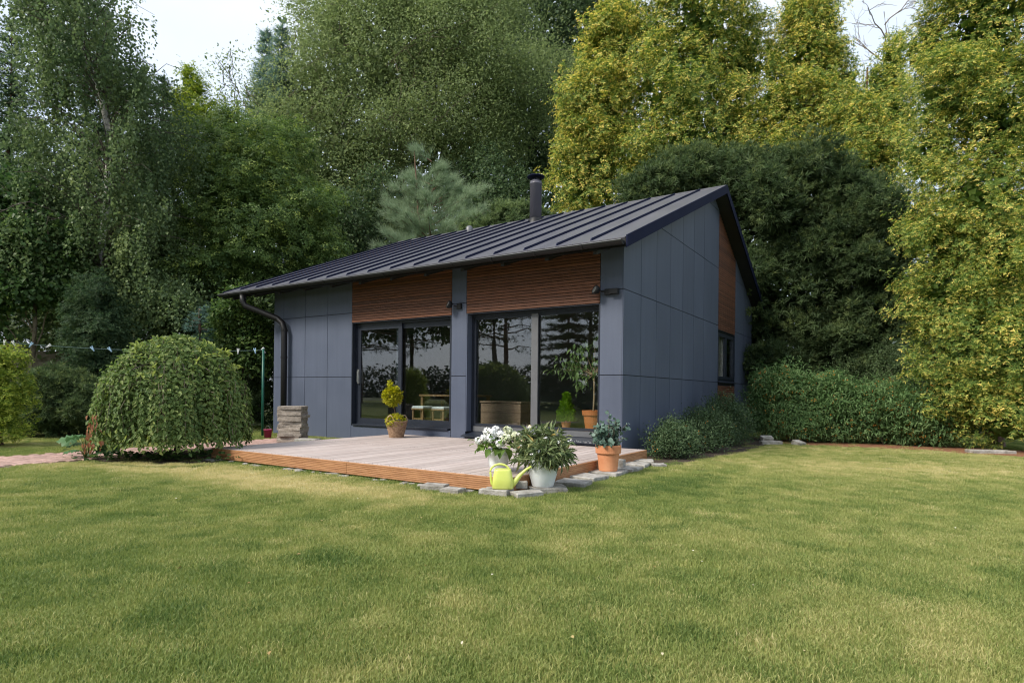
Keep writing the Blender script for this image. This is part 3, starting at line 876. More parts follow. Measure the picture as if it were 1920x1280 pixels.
# half-round gutter
gy, gz, gr = EAVE_Y - .085, EAVE_Z - .075, .068
gt = MB(); prof = []
for k in range(9):
    a = math.pi + math.pi * k / 8
    prof.append((gy + gr * math.cos(a), gz + gr * math.sin(a)))
inner = [(gy + (gr - .006) * math.cos(math.pi + math.pi * k / 8), gz + (gr - .006) * math.sin(math.pi + math.pi * k / 8)) for k in range(8, -1, -1)]
gt.prism(prof + inner, 'x', RX0 + .0, RX1 - .04)
gutter = gt.build('gutter', 'gutter', house, smooth=False)
MB().tube([(RX0, gy - gr, gz + .002), (RX1 - .04, gy - gr, gz + .002)], .009, 6).build('gutter_bead', 'frame_grey', gutter)
for xa in (RX0 - .012, RX1 - .04):
    MB().prism(prof, 'x', xa, xa + .014).build('gutter_end', 'gutter', gutter)
for x in np.linspace(RX0 + .4, RX1 - .75, 12):
    gb = MB(); pr = [(gy + (gr + .008) * math.cos(math.pi + math.pi * k / 8), gz + (gr + .008) * math.sin(math.pi + math.pi * k / 8)) for k in range(9)]
    pri = [(gy + (gr + .001) * math.cos(math.pi + math.pi * k / 8), gz + (gr + .001) * math.sin(math.pi + math.pi * k / 8)) for k in range(8, -1, -1)]
    gb.prism(pr + pri, 'x', x, x + .05); gb.build('gutter_bracket', 'gutter', gutter)
dp = MB()
px_, py_ = -8.70, -.13
dp.tube([(-9.55, gy, gz - .05), (-9.55, gy, gz - .22), (-9.50, gy + .03, gz - .33), (-8.92, py_ - .05, gz - .62), (-8.76, py_ - .01, gz - .74), (px_, py_, gz - .90), (px_, py_, 1.6), (px_, py_, .02)], .072, 12)
pipe = dp.build('downpipe', 'gutter', house, smooth=True)
for z in (.6, 1.8, 2.45): MB().tube([(px_, py_, z), (px_, py_, z + .05)], .080, 12).build('pipe_clip', 'gutter', pipe)
MB().tube([(-9.55, gy, gz - .03), (-9.55, gy, gz - .12)], [.085, .062], 12).build('gutter_outlet', 'gutter', pipe)
# flue
fy, fx = 5.02, -4.71
fz = roof_z(fy)
fl = MB(); fl.lathe([(.165, -.12), (.165, 1.00), (.172, 1.005), (.172, 1.03), (.165, 1.035), (.165, 1.09), (.10, 1.10), (.10, 1.16)], 28, (fx, fy, fz), True)
flue = fl.build('flue_pipe', 'roof', house, smooth=True)
fl2 = MB(); fl2.lathe([(.20, 0), (.24, .0), (.05, .12), (.0, .13)], 28, (fx, fy, fz + 1.22), False)
fl2.lathe([(.0, .0), (.24, -.012), (.245, .0), (.24, .012), (.10, .03), (0, .035)], 28, (fx, fy, fz + 1.22), False)
MB().lathe([(.0, -.012), (.235, -.03), (.245, -.012), (.235, .004), (.10, .03), (0, .04)], 28, (fx, fy, fz + 1.23), False).build('rain_cap', 'trim', flue, smooth=True)
for k in range(4):
    a = k * math.pi / 2 + .5
    MB().box(-.008, .008, -.008, .008, 1.09, 1.225).xform(Matrix.Translation((fx + .14 * math.cos(a), fy + .14 * math.sin(a), fz))).build('cap_strut', 'trim', flue)
MB().lathe([(.24, -.10), (.20, .02), (.172, .06)], 24, (fx, fy, fz), False).build('flashing', 'gutter', flue, smooth=True)
MB().lathe([(.11, -.05), (.11, .10), (.06, .15), (0, .16)], 16, (-7.3, 5.4, roof_z(5.4)), False).build('roof_vent', 'frame_grey', roof, smooth=True)
# wall lights
def wall_light(x, z, box=True):
    w = MB().box(x - .05, x + .05, -.05, -.002, z - .05, z + .05).build('wall_light', 'blackplastic', house)
    hd = MB(); hd.lathe([(.0, 0), (.05, 0), (.075, .05), (.08, .09), (.06, .09)], 14, (0, 0, 0), False)
    hd.xform(Matrix.Translation((x - .13, -.10, z + .01)) @ Matrix.Rotation(R_(65), 4, 'X') @ Matrix.Rotation(R_(-35), 4, 'Y'))
    hd.build('lamp_head', 'blackplastic', w, smooth=True)
    ln = MB(); ln.lathe([(.06, .088), (.0, .092)], 14); ln.xform(Matrix.Translation((x - .13, -.10, z + .01)) @ Matrix.Rotation(R_(65), 4, 'X') @ Matrix.Rotation(R_(-35), 4, 'Y'))
    ln.build('lamp_lens', 'lens', w, smooth=True)
    MB().tube([(x - .02, -.04, z), (x - .10, -.08, z + .01)], .016, 6).build('lamp_arm', 'blackplastic', w)
    if box: MB().box(x + .06, x + .20, -.10, -.002, z - .045, z + .04).build('motion_sensor', 'blackplastic', w)
wall_light(-.27, 2.735); wall_light(-3.42, 2.71, False)

# ------------------------------------------------------------------ interior
inn = MB(); fz0 = .20
inn.box(HX0 + T + .01, HX1 - T - .01, T + .01, HY1 - T - .01, fz0 - .12, fz0)
inn.build('interior_floor', 'int_floor', house)
iw = MB().box(HX0 + T + .01, HX1 - T - .01, 4.6, 4.7, fz0 + .002, 3.2).box(HX0 + T + .01, HX1 - T - .01, T + .02, 4.59, 3.2, 3.28).box(HX0 + T + .01, HX0 + T + .05, T + .02, 4.59, fz0 + .002, 3.19).box(HX1 - T - .05, HX1 - T - .01, T + .02, 4.59, fz0 + .002, 3.19)
MB().cbox(-3.2, -.46, .30, .95, fz0 + .002, .355).build('interior_sill', 'int_floor', house)
iw.build('interior_wall', 'int_wall', house)
def frame_furn(name, label, cat, loc, w, d, hgt, top_t, leg, topm='int_wood', rz=0, group=None, cush=False, rail=True):
    t = thing(name, label, cat, loc, rz, group)
    MB().cbox(-w / 2, w / 2, -d / 2, d / 2, hgt - top_t, hgt, .008).build('tabletop' if cat == 'table' else 'seat', topm, t)
    for sx in (-1, 1):
        for sy in (-1, 1):
            cx, cy = sx * (w / 2 - leg), sy * (d / 2 - leg)
            MB().box(cx - leg / 2, cx + leg / 2, cy - leg / 2, cy + leg / 2, 0, hgt - top_t - .001).build('leg', 'int_wood', t)
    if rail:
        r = MB()
        for sx in (-1, 1): r.box(sx * (w / 2 - leg) - .012, sx * (w / 2 - leg) + .012, -d / 2 + 1.6 * leg, d / 2 - 1.6 * leg, .16, .19)
        for sy in (-1, 1): r.box(-w / 2 + 1.6 * leg, w / 2 - 1.6 * leg, sy * (d / 2 - leg) - .012, sy * (d / 2 - leg) + .012, .20, .23)
        r.build('rail', 'int_wood', t)
    if cush: MB().cbox(-w / 2 + .01, w / 2 - .01, -d / 2 + .01, d / 2 - .01, hgt + .001, hgt + .05, .02).build('cushion', 'cushion', t)
    return t
frame_furn('dining_table', 'pale wooden dining table standing inside behind the left glass door', 'table', (-4.9, 1.75, fz0), 1.5, .85, .76, .04, .06, rail=False)
g_st = 'stools at the table inside'
frame_furn('stool', 'wooden stool with white cushion at the table, nearer the door mullion', 'stool', (-5.25, 1.0, fz0), .36, .36, .45, .035, .035, group=g_st, cush=True)
frame_furn('stool', 'wooden stool with white cushion at the table, nearer the middle pier', 'stool', (-4.62, .95, fz0), .36, .36, .45, .035, .035, group=g_st, cush=True)
t = thing('wooden_chest', 'brown plank chest standing inside behind the right window', 'chest', (-3.1, 1.35, fz0))
for k in range(3): MB().cbox(-.55, .45, -.3, .3, .005 + k * .20, .20 + k * .20, .004).build('plank', 'chest', t)
MB().cbox(-.57, .47, -.32, .32, .606, .64, .006).build('lid', 'chest', t)
cu = MB(); pts = []
for k in range(41):
    y = GW[0] + .05 + (GW[1] - GW[0] - .1) * k / 40
    pts.append((-.205 + .02 * math.sin(k * 1.1), y))
cu.prism(pts + [(x - .012, y) for x, y in pts[::-1]], 'z', GW[2] - .1, GW[3] + .12)
tag(cu.build('curtain', 'curtain'), 'beige curtain hanging behind the side window', 'curtain')

# ================================================================== DECK
DX0, DX1, DY0, DY1, DZ = -5.06, 0.42, -4.07, -0.012, 0.125
deck = thing('wooden_deck', 'low weathered timber deck with orange ribbed edge before the house', 'deck', (0, 0, 0))
nb = 38; bw = (DX1 - DX0) / nb
for i in range(nb):
    x0 = DX0 + i * bw
    mb = MB(); dz = random.uniform(-.0015, .0015)
    mb.cbox(-bw / 2 + .005, bw / 2 - .005, DY0 + .002 + random.uniform(0, .004), DY1 - random.uniform(0, .006), DZ - .027 + dz, DZ + dz, .0035)
    mb.build('deck_board', 'deck', deck, (x0 + bw / 2, 0, 0))
def ribbed(mb, L, z0, z1, t, n):
    prof = [(0, z0), (0, z1)]
    poly = []
    hgt = (z1 - z0) / n
    pts = []
    for k in range(n):
        zz = z1 - k * hgt
        pts += [(-t, zz - .002), (-t - .004, zz - hgt * .25), (-t - .004, zz - hgt * .75), (-t, zz - hgt + .001)]
    mb.prism([(0, z0), (0, z1)] + pts, 'x', 0, L)
    return mb
fa = [(-5.06, -3.55), (-3.55, -2.03), (-2.03, .42)]
for a, b in fa:
    ribbed(MB(), b - a - .004, -.031, DZ - .002, .022, 7).build('edge_board', 'deck_edge', deck, (a + .002, DY0 - .003, 0))
e2 = ribbed(MB(), DY1 - DY0 - .02, -.031, DZ - .002, .022, 7)
e2.build('edge_board', 'deck_edge', deck, (DX1 + .003, DY0 + .0, 0), R_(90))
e3 = ribbed(MB(), DY1 - DY0 - .02, -.031, DZ - .002, .022, 7)
e3.build('edge_board', 'deck_edge', deck, (DX0 - .003, DY1 - .02, 0), R_(-90))
js = MB()
for y in np.arange(DY0 + .12, DY1, .55): js.box(DX0 + .03, DX1 - .03, y - .03, y + .03, -.06, DZ - .030)
js.build('joist', 'soffit', deck)
ss = MB()
for i in range(nb):
    x0 = DX0 + (i + .5) * bw
    for sx in (-.03, .03):
        for y in (DY0 + .045, DY0 + 2.0): ss.lathe([(.0045, 0), (.0035, .002), (0, .002)], 5, (x0 + sx, y, DZ + .0015), False)
kind(ss.build('board_screw', 'gutter', deck), 'stuff')

# ================================================================== PATH (brick pavers)
path = bed('path', [(-7.66, -10.5), (-6.18, -10.5), (-6.18, -.95), (-7.66, -.95)], 0.002, 'sand')
pm = MB().cbox(-.098, .098, -.048, .048, 0, .022, .004).mesh('paver'); pm.materials.append(M['brick'])
rest = MB(); cnt = 0
cands = []
for iy, y in enumerate(np.arange(-6.75, -.95, .104)):
    for ix, x in enumerate(np.arange(-7.56, -6.2, .206)):
        xx = x + (.103 if iy % 2 else 0)
        if xx > -6.24: continue
        vis = 0 if (-5.0 > xx and math.hypot(xx - BUSH[0] + .9, y - BUSH[1] - 1.2) > 1.3) else 1
        cands.append((vis, (xx - CAM_POS[0]) ** 2 + (y - CAM_POS[1]) ** 2, xx, y))
cands.sort()
for k, (v_, d_, xx, y) in enumerate(cands):
    dz = random.uniform(-.003, .003); rz = random.gauss(0, .02)
    if k < 295:
        o = link('paver', pm, None, path, (xx, y, dz), rz)
    else:
        rest.cbox(xx - .098, xx + .098, y - .048, y + .048, dz, dz + .022, .004)
kind(rest.build('paver_field', 'brick', path), 'stuff')

# ================================================================== LOOSE STONES & SLABS
def stone(name, label, cat, loc, size, rz, m='concrete', group=None, tilt=0, seed=0):
    r = np.random.default_rng(seed)
    w, d, hgt = size
    mb = MB()
    n = 3
    # slab with irregular outline and worn edges
    poly = []
    for (ax, ay, bx, by) in ((-1, -1, 1, -1), (1, -1, 1, 1), (1, 1, -1, 1), (-1, 1, -1, -1)):
        for k in range(n):
            t_ = k / n
            poly.append(((ax + (bx - ax) * t_) * w / 2 + r.normal() * .02 * w, (ay + (by - ay) * t_) * d / 2 + r.normal() * .02 * d))
    N = len(poly); c = .008
    vs_ = [(x, y, 0) for x, y in poly] + [(x, y, hgt - c) for x, y in poly] + [(x * (1 - 2 * c / w), y * (1 - 2 * c / d), hgt + r.normal() * .002) for x, y in poly]
    fs_ = [tuple(range(N))[::-1]] + [(i, (i + 1) % N, N + (i + 1) % N, N + i) for i in range(N)] + [(N + i, N + (i + 1) % N, 2 * N + (i + 1) % N, 2 * N + i) for i in range(N)] + [tuple(range(2 * N, 3 * N))]
    mb.add(vs_, fs_)
    o = mb.build(name, m, None, loc, rz)
    if tilt: o.rotation_euler[0] = tilt
    return tag(o, label, cat, group)
# stack of slabs by the downpipe
n_st = 12
g_stack = 'slabs in the stack by the downpipe'
ordw = ['lowest', 'second', 'third', 'fourth', 'fifth', 'sixth', 'seventh', 'eighth', 'ninth', 'tenth', 'eleventh', 'topmost']
for k in range(n_st):
    hgt = .0535
    lab = ('lowest rough slab of the stack at the foot of the downpipe' if k == 0 else 'topmost rough slab of the stack at the foot of the downpipe' if k == n_st - 1 else
           ordw[k] + ' rough slab from the bottom of the stack by the downpipe')
    stone('stone_slab', lab, 'slab', (-6.62 + random.uniform(-.02, .02), -1.42 + random.uniform(-.02, .02), .026 + k * .0605), (.47, .47, .0595), R_(34) + random.gauss(0, .05), 'slabstone', g_stack, seed=k)
stone('stone_slab', 'grey slab lying on another low slab in front of the stack', 'slab', (-6.03, -1.52, .066), (.42, .30, .05), R_(25), 'concrete', seed=31)
stone('stone_slab', 'brownish slab lying on the ground under a grey slab near the stack', 'slab', (-6.06, -1.50, .008), (.40, .30, .055), R_(28), 'slabstone', seed=32)
stone('stone_slab', 'pale thin slab flat between the wall and the stack', 'slab', (-5.62, -.75, .008), (.5, .3, .03), R_(10), 'concrete', seed=33)
# stones along the deck
sp = [((-.42, -4.27), (.30, .22, .035), R_(18), 'pale square slab on the grass before the deck edge, left of the watering can'),
      ((-.12, -4.33), (.24, .20, .03), R_(10), 'smaller pale slab touching the square slab before the deck edge'),
      ((.33, -4.17), (.34, .22, .05), R_(12), 'weathered slab under the lime watering can'),
      ((.62, -4.05), (.34, .22, .03), R_(62), 'flat slab right of the watering can at the deck corner'),
      ((.62, -3.62), (.46, .40, .03), R_(40), 'wide flat slab under the front white flower pot'),
      ((.68, -3.08), (.40, .34, .032), R_(5), 'flat slab along the deck just behind the front white pot'),
      ((.62, -2.55), (.40, .44, .03), R_(-6), 'flat slab along the deck midway to the terracotta pot'),
      ((.63, -1.98), (.44, .48, .03), R_(4), 'flat slab under the terracotta pot'),
      ((.66, -1.42), (.40, .42, .03), R_(-5), 'flat slab just behind the terracotta pot'),
      ((.60, -.92), (.40, .40, .032), R_(8), 'flat slab between the terracotta pot and the house corner'),
      ((.52, -.42), (.36, .34, .03), R_(20), 'flat slab at the foot of the house corner'),
      ((.88, -.72), (.22, .18, .028), R_(35), 'small broken slab at the lawn edge near the house corner')]
for i, (p, s, r, lab) in enumerate(sp): stone('stone_slab', lab, 'slab', (p[0], p[1], -.054 + (.004 if i != 2 else .0)), (s[0] * .9, s[1] * .9, s[2] + .054), r, 'concrete', 'slabs laid along the deck', seed=50 + i)
stone('concrete_brick', 'grey concrete brick lying at the foot of the front white pot', 'brick', (.46, -3.92, .037), (.17, .085, .075), R_(25), 'concrete', seed=70)
stone('concrete_brick', 'grey block standing behind the terracotta pot by the deck end', 'brick', (.56, -1.45, .036), (.16, .12, .10), R_(5), 'concrete', seed=71)
stone('concrete_brick', 'reddish brick piece lying next to the house corner', 'brick', (.30, -.30, .0), (.14, .10, .07), R_(5), 'brick', seed=72)
gp = 'pale blocks on the lawn by the berry bushes'
stone('concrete_block', 'pale block lying flat on the lawn under the tilted block', 'block', (1.50, 4.75, .0), (.42, .2, .08), R_(28), 'concrete', gp, seed=81)
stone('concrete_block', 'pale block lying tilted on top of another by the bushes', 'block', (1.40, 4.86, .085), (.24, .2, .08), R_(28), 'concrete', gp, tilt=.25, seed=82)
stone('concrete_block', 'pale block lying alone on the lawn right of the tilted pair', 'block', (2.02, 4.95, -.005), (.20, .2, .10), R_(60), 'concrete', gp, tilt=.3, seed=83)
stone('kerb_slab', 'long grey slab half sunk at the foot of the golden thuja', 'slab', (5.35, 5.45, .0), (.75, .28, .06), R_(30), 'concrete', seed=84)
# rubble strip under the deck front
rub = MB(); rr = np.random.default_rng(5)
for k in range(46):
    x = -5.0 + 5.0 * rr.random(); y = DY0 - .05 - abs(rr.normal()) * .05
    s = .025 + .05 * rr.random()
    q = len(rub.v)
    rub.lathe([(0, 0), (s, 0), (s * .9, s * .35), (s * .5, s * .55), (0, s * .6)], 6, (0, 0, 0), False)
    rub.xform(Matrix.Translation((x, y, -.005)) @ Matrix.Rotation(rr.random() * 6, 4, 'Z') @ Matrix.Diagonal((1.4, .8, .8, 1)), q)
kind(rub.build('rubble', 'concrete'), 'stuff')

# ================================================================== POTS & PLANTS
def L(*s): return list(s)
lm_hyd = leaf_mat('hydrangea_leaf', [(0, (.06, .12, .025)), (.5, (.13, .21, .045)), (1, (.24, .30, .09))], .5, .25)
lm_ole = leaf_mat('oleander_leaf', [(0, (.09, .135, .06)), (.55, (.22, .275, .125)), (.85, (.38, .40, .20)), (1, (.50, .38, .13))], .45, .2)
lm_euc = leaf_mat('silver_leaf', [(0, (.055, .105, .075)), (.5, (.12, .19, .15)), (1, (.24, .32, .27))], .55, .12)
lm_gold = leaf_mat('golden_needle', [(0, (.19, .21, .02)), (.5, (.36, .36, .03)), (1, (.55, .48, .06))], .6, .3)
lm_fig = leaf_mat('fig_leaf', [(0, (.05, .085, .03)), (.5, (.11, .16, .06)), (1, (.20, .26, .10))], .4, .3)
lm_lime = leaf_mat('lime_needle', [(0, (.10, .22, .01)), (.5, (.20, .36, .02)), (1, (.32, .48, .05))], .6, .35)

def pot(t, prof, m, rim_r, soil_z, nseg=28):
    MB().lathe(prof, nseg, (0, 0, 0), False).build('pot', m, t, smooth=False if len(prof) < 4 else True)
    MB().lathe([(0, soil_z + .012), (rim_r * .6, soil_z + .01), (rim_r, soil_z)], 20).build('soil', 'soil', t, smooth=True)
def auto_smooth(o):
    pass
def stems(t, roots, tips, r, m='twig', name='stem'):
    mb = MB()
    for a, b in zip(roots, tips):
        mid = (np.array(a) * .5 + np.array(b) * .5) + np.array((0, 0, .04))
        mb.tube([a, mid, b], [r, r * .8, r * .5], 5, caps=False)
    return mb.build(name, m, t, smooth=True)

# front white pot with oleander-like plant
p0 = (.60, -3.66, .034)
t = thing('potted_oleander', 'round white pot with narrow leaved flowering bush at the deck corner', 'potted plant', p0)
H = .325
pot(t, [(0, 0), (.108, 0), (.118, .012), (.150, .13), (.168, .225), (.172, .232), (.173, .245), (.170, .25), (.174, .315), (.177, .325), (.168, .326), (.160, .30), (.158, .27)], 'whitepot', .159, .28, 36)
n = 62
th = rng.random(n) * 6.283; el = np.arcsin(rng.random(n) * .95 + .03)
tips = np.stack([np.cos(th) * np.cos(el) * .28, np.sin(th) * np.cos(el) * .28, .30 + np.sin(el) * .33], 1)
roots = np.stack([np.cos(th) * .05, np.sin(th) * .05, np.full(n, .28)], 1)
stems(t, roots, tips, .004, 'twig')
base_t = np.repeat(np.arange(n), 26); fr = rng.random(len(base_t)) * .8 + .25
pp = roots[base_t] * (1 - fr[:, None]) + tips[base_t] * fr[:, None] + rng.normal(size=(len(base_t), 3)) * .012
dd = unit(tips - roots)[base_t] * .55 + rdir(len(base_t)) * .75 + np.array((0, 0, -.25))
link('foliage', np_mesh('foliage', [bake(T_leaf4(.085, .03, .3), pp, dd, .125 * (1 + rng.normal(size=len(pp)) * .2).clip(.5, 1.5), .42 + rng.normal(size=len(pp)) * .26, pp - np.array((0, 0, .2)))]), lm_ole, t)
def flower_heads(t, name, pts, m, r, npet=14, petal=.5):
    tv, tf = T_leaf4(.42, .08, .1)
    for p in pts:
        q = rdir(npet); q[:, 2] = np.abs(q[:, 2]) * .8 + .1; q = unit(q)
        parts = bake((tv, tf), np.tile(p, (npet, 1)) + q * r * .35, q + rng.normal(size=(npet, 3)) * .5, np.full(npet, r * (.55 + petal)), np.full(npet, .5))
        link(name, np_mesh(name, [parts]), m, t)
Vv = VIEW_R; Dd = VIEW_D
def rel(r, d, z): return Vv * r + Dd * d + np.array((0, 0, z))
flower_heads(t, 'flower', [rel(-.17, -.02, .62), rel(-.145, .0, .59), rel(-.12, -.03, .60), rel(-.10, -.02, .565), rel(-.24, -.02, .575), rel(-.28, .0, .55), rel(-.15, -.05, .635), rel(-.20, -.05, .55),
                               rel(.29, -.02, .50), rel(.02, -.14, .53), rel(.17, -.15, .50), rel(-.13, -.24, .36), rel(-.06, -.26, .40), rel(-.25, -.1, .44), rel(.0, -.1, .58), rel(-.3, -.05, .40)], 'petal_white', .024, 7)
flower_heads(t, 'faded_flower', [rel(-.16, -.04, .645), rel(-.22, -.06, .50), rel(-.26, -.08, .42)], 'petal_peach', .026, 7)

# rear white pot with hydrangea, standing on the deck
p1 = (.035, -3.70, DZ + .002)
t = thing('potted_hydrangea', 'smaller white pot with white hydrangea standing on the deck', 'potted plant', p1)
pot(t, [(0, 0), (.080, 0), (.088, .01), (.112, .10), (.125, .185), (.129, .19), (.127, .20), (.130, .25), (.133, .258), (.124, .258), (.119, .235)], 'whitepot', .118, .225, 32)
def rl(r, d, z): return rel(r, d, z)
heads_w = [(-.13, -.05, .46), (-.065, -.10, .44), (.03, -.12, .43), (-.16, -.09, .385), (-.09, -.15, .375), (.015, -.17, .33), (-.225, -.03, .35), (-.03, -.02, .47)]
heads_c = [(.10, -.08, .48), (.15, -.05, .43), (.085, -.15, .39), (.19, -.10, .41)]
rootsh = np.zeros((12, 3)); rootsh[:, 2] = .22
stems(t, rootsh, np.array([rl(*hh) for hh in heads_w + heads_c]) * np.array((.95, .95, .95)), .005, 'twig')
def hyd_head(p, m, r):
    npet = 60
    q = rdir(npet); q[:, 2] = q[:, 2] * .85
    pts_ = np.tile(p, (npet, 1)) + q * r
    a = bake(T_leaf4(.5, .06, .08), pts_, np.cross(q, rdir(npet)), np.full(npet, r * .75), np.full(npet, .5), q)
    link('flower_head', np_mesh('flower_head', [a]), m, t)
for hh in heads_w: hyd_head(rl(*hh), 'petal_white', .045 * rng.uniform(.85, 1.15))
for hh in heads_c: hyd_head(rl(*hh), 'petal_cream', .05 * rng.uniform(.85, 1.15))
big = [(-.2, -.08, .29), (-.13, -.18, .26), (-.03, -.20, .25), (-.25, -.02, .31), (.05, -.2, .27), (-.17, .02, .37), (.0, .1, .45), (.12, -.16, .28), (.2, -.12, .30), (-.28, -.1, .27), (-.08, -.04, .41), (.22, .02, .36), (.16, .1, .42), (-.1, .12, .40), (-.2, .12, .33),
       (-.17, -.13, .33), (.06, -.07, .44), (-.04, -.13, .35), (.12, -.1, .36), (.25, -.05, .33)]
tvh = T_leaf4(.36, .10, .35)
for q_ in big:
    p = rl(*q_); o = unit(np.array([[p[0], p[1], -.02]]))
    a = bake(tvh, p[None] * .72 + np.array([[0, 0, .08]]), o + np.array([[0, 0, -.35]]) + rng.normal(size=(1, 3)) * .2, np.array([.13 * rng.uniform(.8, 1.2)]), np.array([rng.uniform(.25, .8)]), np.array([[0, 0, 1.]]) + o * .4)
    link('leaf', np_mesh('leaf', [a]), lm_hyd, t)
n = 90
pp = np.stack([rng.normal(size=n) * .12, rng.normal(size=n) * .12, .27 + rng.random(n) * .15], 1)
link('foliage', np_mesh('foliage', [bake(T_leaf4(.34, .08, .3), pp, pp * np.array((1, 1, 0)) * 4 + rdir(n) * .5, .08 * (1 + rng.normal(size=n) * .2), .4 + rng.normal(size=n) * .22)]), lm_hyd, t)

# terracotta pot with silver-leaved bush
p2 = (.63, -1.98, .036)
t = thing('potted_eucalyptus', 'terracotta pot with round silvery green leaves at the deck end', 'potted plant', p2)
MB().lathe([(0, 0), (.118, 0), (.122, .006), (.146, .228), (.163, .230), (.167, .236), (.172, .325), (.170, .338), (.160, .340), (.152, .332), (.146, .30)], 40).build('pot', 'terracotta', t)
MB().lathe([(0, .312), (.08, .31), (.147, .30)], 20).build('soil', 'soil', t, smooth=True)
n = 46
th = rng.random(n) * 6.283; el = np.arcsin(rng.random(n) * .97)
rr_ = .19 + .05 * rng.random(n)
tips = np.stack([np.cos(th) * np.cos(el) * rr_ * 1.05, np.sin(th) * np.cos(el) * rr_ * 1.05, .36 + np.sin(el) * .32 * (.85 + .3 * rng.random(n))], 1)
tips[0] = rel(.25, 0, .62); tips[1] = rel(-.2, -.05, .60); tips[2] = rel(-.19, -.1, .50); tips[3] = rel(.0, -.03, .77); tips[4] = rel(.24, .04, .58)
roots = np.stack([np.cos(th) * .04, np.sin(th) * .04, np.full(n, .31)], 1)
stems(t, roots, tips, .004, 'twig')
bt = np.repeat(np.arange(n), 15); fr = np.tile(np.linspace(.35, 1.03, 15), n)
pp = roots[bt] * (1 - fr[:, None]) + tips[bt] * fr[:, None]
sd = unit(np.cross(unit(tips - roots)[bt], rdir(len(bt))))
dd = sd + unit(tips - roots)[bt] * .3
tv = T_leaf4(.44, .04, .08)
link('foliage', np_mesh('foliage', [bake(tv, pp, dd, .050 * (1 + rng.normal(size=len(pp)) * .22).clip(.5, 1.5), .42 + rng.normal(size=len(pp)) * .24, sd * 0 + pp - np.array((0, 0, .35)))]), lm_euc, t)

# lime watering can
p3 = (.385, -4.13, .052)
t = thing('watering_can', 'lime green plastic watering can at the front corner of the deck', 'watering can', p3, CAM_YAW)
body = MB(); ns = 28
prof = [(.0, 0, 0), (.105, .068, 0), (.112, .074, .008), (.107, .070, .10), (.090, .060, .185), (.083, .055, .203), (.078, .050, .205), (.074, .046, .19)]
for rx, ry, z in prof:
    for k in range(ns):
        a = 2 * math.pi * k / ns
        cx_, sy_ = math.cos(a), math.sin(a)
        e = .55
        body.v.append((rx * math.copysign(abs(cx_) ** e, cx_), ry * math.copysign(abs(sy_) ** e, sy_), z))
for i in range(len(prof) - 1):
    for k in range(ns): body.f.append((i * ns + k, i * ns + (k + 1) % ns, (i + 1) * ns + (k + 1) % ns, (i + 1) * ns + k))
body.build('body', 'lime', t, smooth=True)
MB().tube([(.085, 0, .035), (.13, 0, .075), (.19, 0, .150), (.245, 0, .200), (.300, 0, .232)], [.040, .030, .019, .014, .0125], 14).build('spout', 'lime', t, smooth=True)
hp = []
for k in range(15):
    a = R_(-8 + 205 * k / 14)
    hp.append((-.030 + .103 * math.cos(a), 0, .172 + .082 * math.sin(a)))
hp = hp + [(-.126, 0, .10), (-.118, 0, .05), (-.100, 0, .022)]
MB().tube(hp, .0115, 10).build('handle', 'lime', t, smooth=True)
MB().box(-.06, .02, -.038, .038, .186, .19).build('water_opening', 'lime', t)

# wicker basket topiary on the deck
p4 = (-4.40, -.72, DZ + .002)
t = thing('potted_topiary', 'wicker basket with golden ball topiary on the deck before the left door', 'potted plant', p4)
bk = MB(); nst = 26
for lv in range(17):
    z = .008 + lv * .0175; r = .128 + (.195 - .128) * lv / 16
    ring = []
    ph = (lv % 2) * math.pi / nst * 2
    for k in range(2 * nst + 1):
        a = math.pi * k / nst
        ring.append(((r + .007 * math.cos(nst * a / 1 + lv * math.pi)) * math.cos(a), (r + .007 * math.cos(nst * a + lv * math.pi)) * math.sin(a), z))
    bk.tube(ring, .0092, 5, caps=False)
bk.lathe([(0, .0), (.122, .0), (.120, .29), (.0, .288)], 18)
bk.build('basket', 'wicker', t, smooth=True)
rim = MB()
for off in (0, math.pi):
    rim.tube([((.20 + .008 * math.cos(18 * a + off)) * math.cos(a), (.20 + .008 * math.cos(18 * a + off)) * math.sin(a), .312 + .008 * math.sin(18 * a + off)) for a in np.linspace(0, 2 * math.pi, 73)], .011, 6, caps=False)
rim.build('rim', 'wicker', t, smooth=True)
for r_, d_ in ((-.09, -.17), (.12, .13)):
    c = rel(r_, d_, 0)
    MB().tube([c + Vv * .065 * math.cos(a) + np.array((0, 0, .30 + .13 * math.sin(a))) for a in np.linspace(0, math.pi, 13)], .011, 7).build('handle', 'handle_wicker', t, smooth=True)
MB().lathe([(0, .29), (.12, .288), (.19, .27)], 18).build('soil', 'soil', t, smooth=True)
bc = rel(-.085, -.02, .80)
MB().tube([(0, 0, .28), tuple(bc * .5 + np.array((0, 0, .14))), tuple(bc - np.array((0, 0, .1)))], [.011, .009, .008], 7).build('trunk', 'redbark', t, smooth=True)
q = rdir(1150); rad_ = .168 * (1 - np.abs(rng.normal(size=1150)) * .22)
ball = bc + q * rad_[:, None]
q2 = rdir(420); low = np.array((0, 0, .30)) + q2 * np.array((.16, .16, .10)) + rel(-.02, -.03, .02)
q3 = rdir(36); top = bc + rel(-.05, 0, .20) + q3 * np.array((.035, .035, .07))
allp = np.concatenate([ball, low, top]); allq = np.concatenate([q, q2, q3 * .4 + np.array((0, 0, 1.))])
link('foliage', np_mesh('foliage', [bake(T_spray(3, .14, .5, .1), allp, allq + rng.normal(size=allq.shape) * .35, .055 * (1 + rng.normal(size=len(allp)) * .2), .45 + rng.normal(size=len(allp)) * .25)]), lm_gold, t)

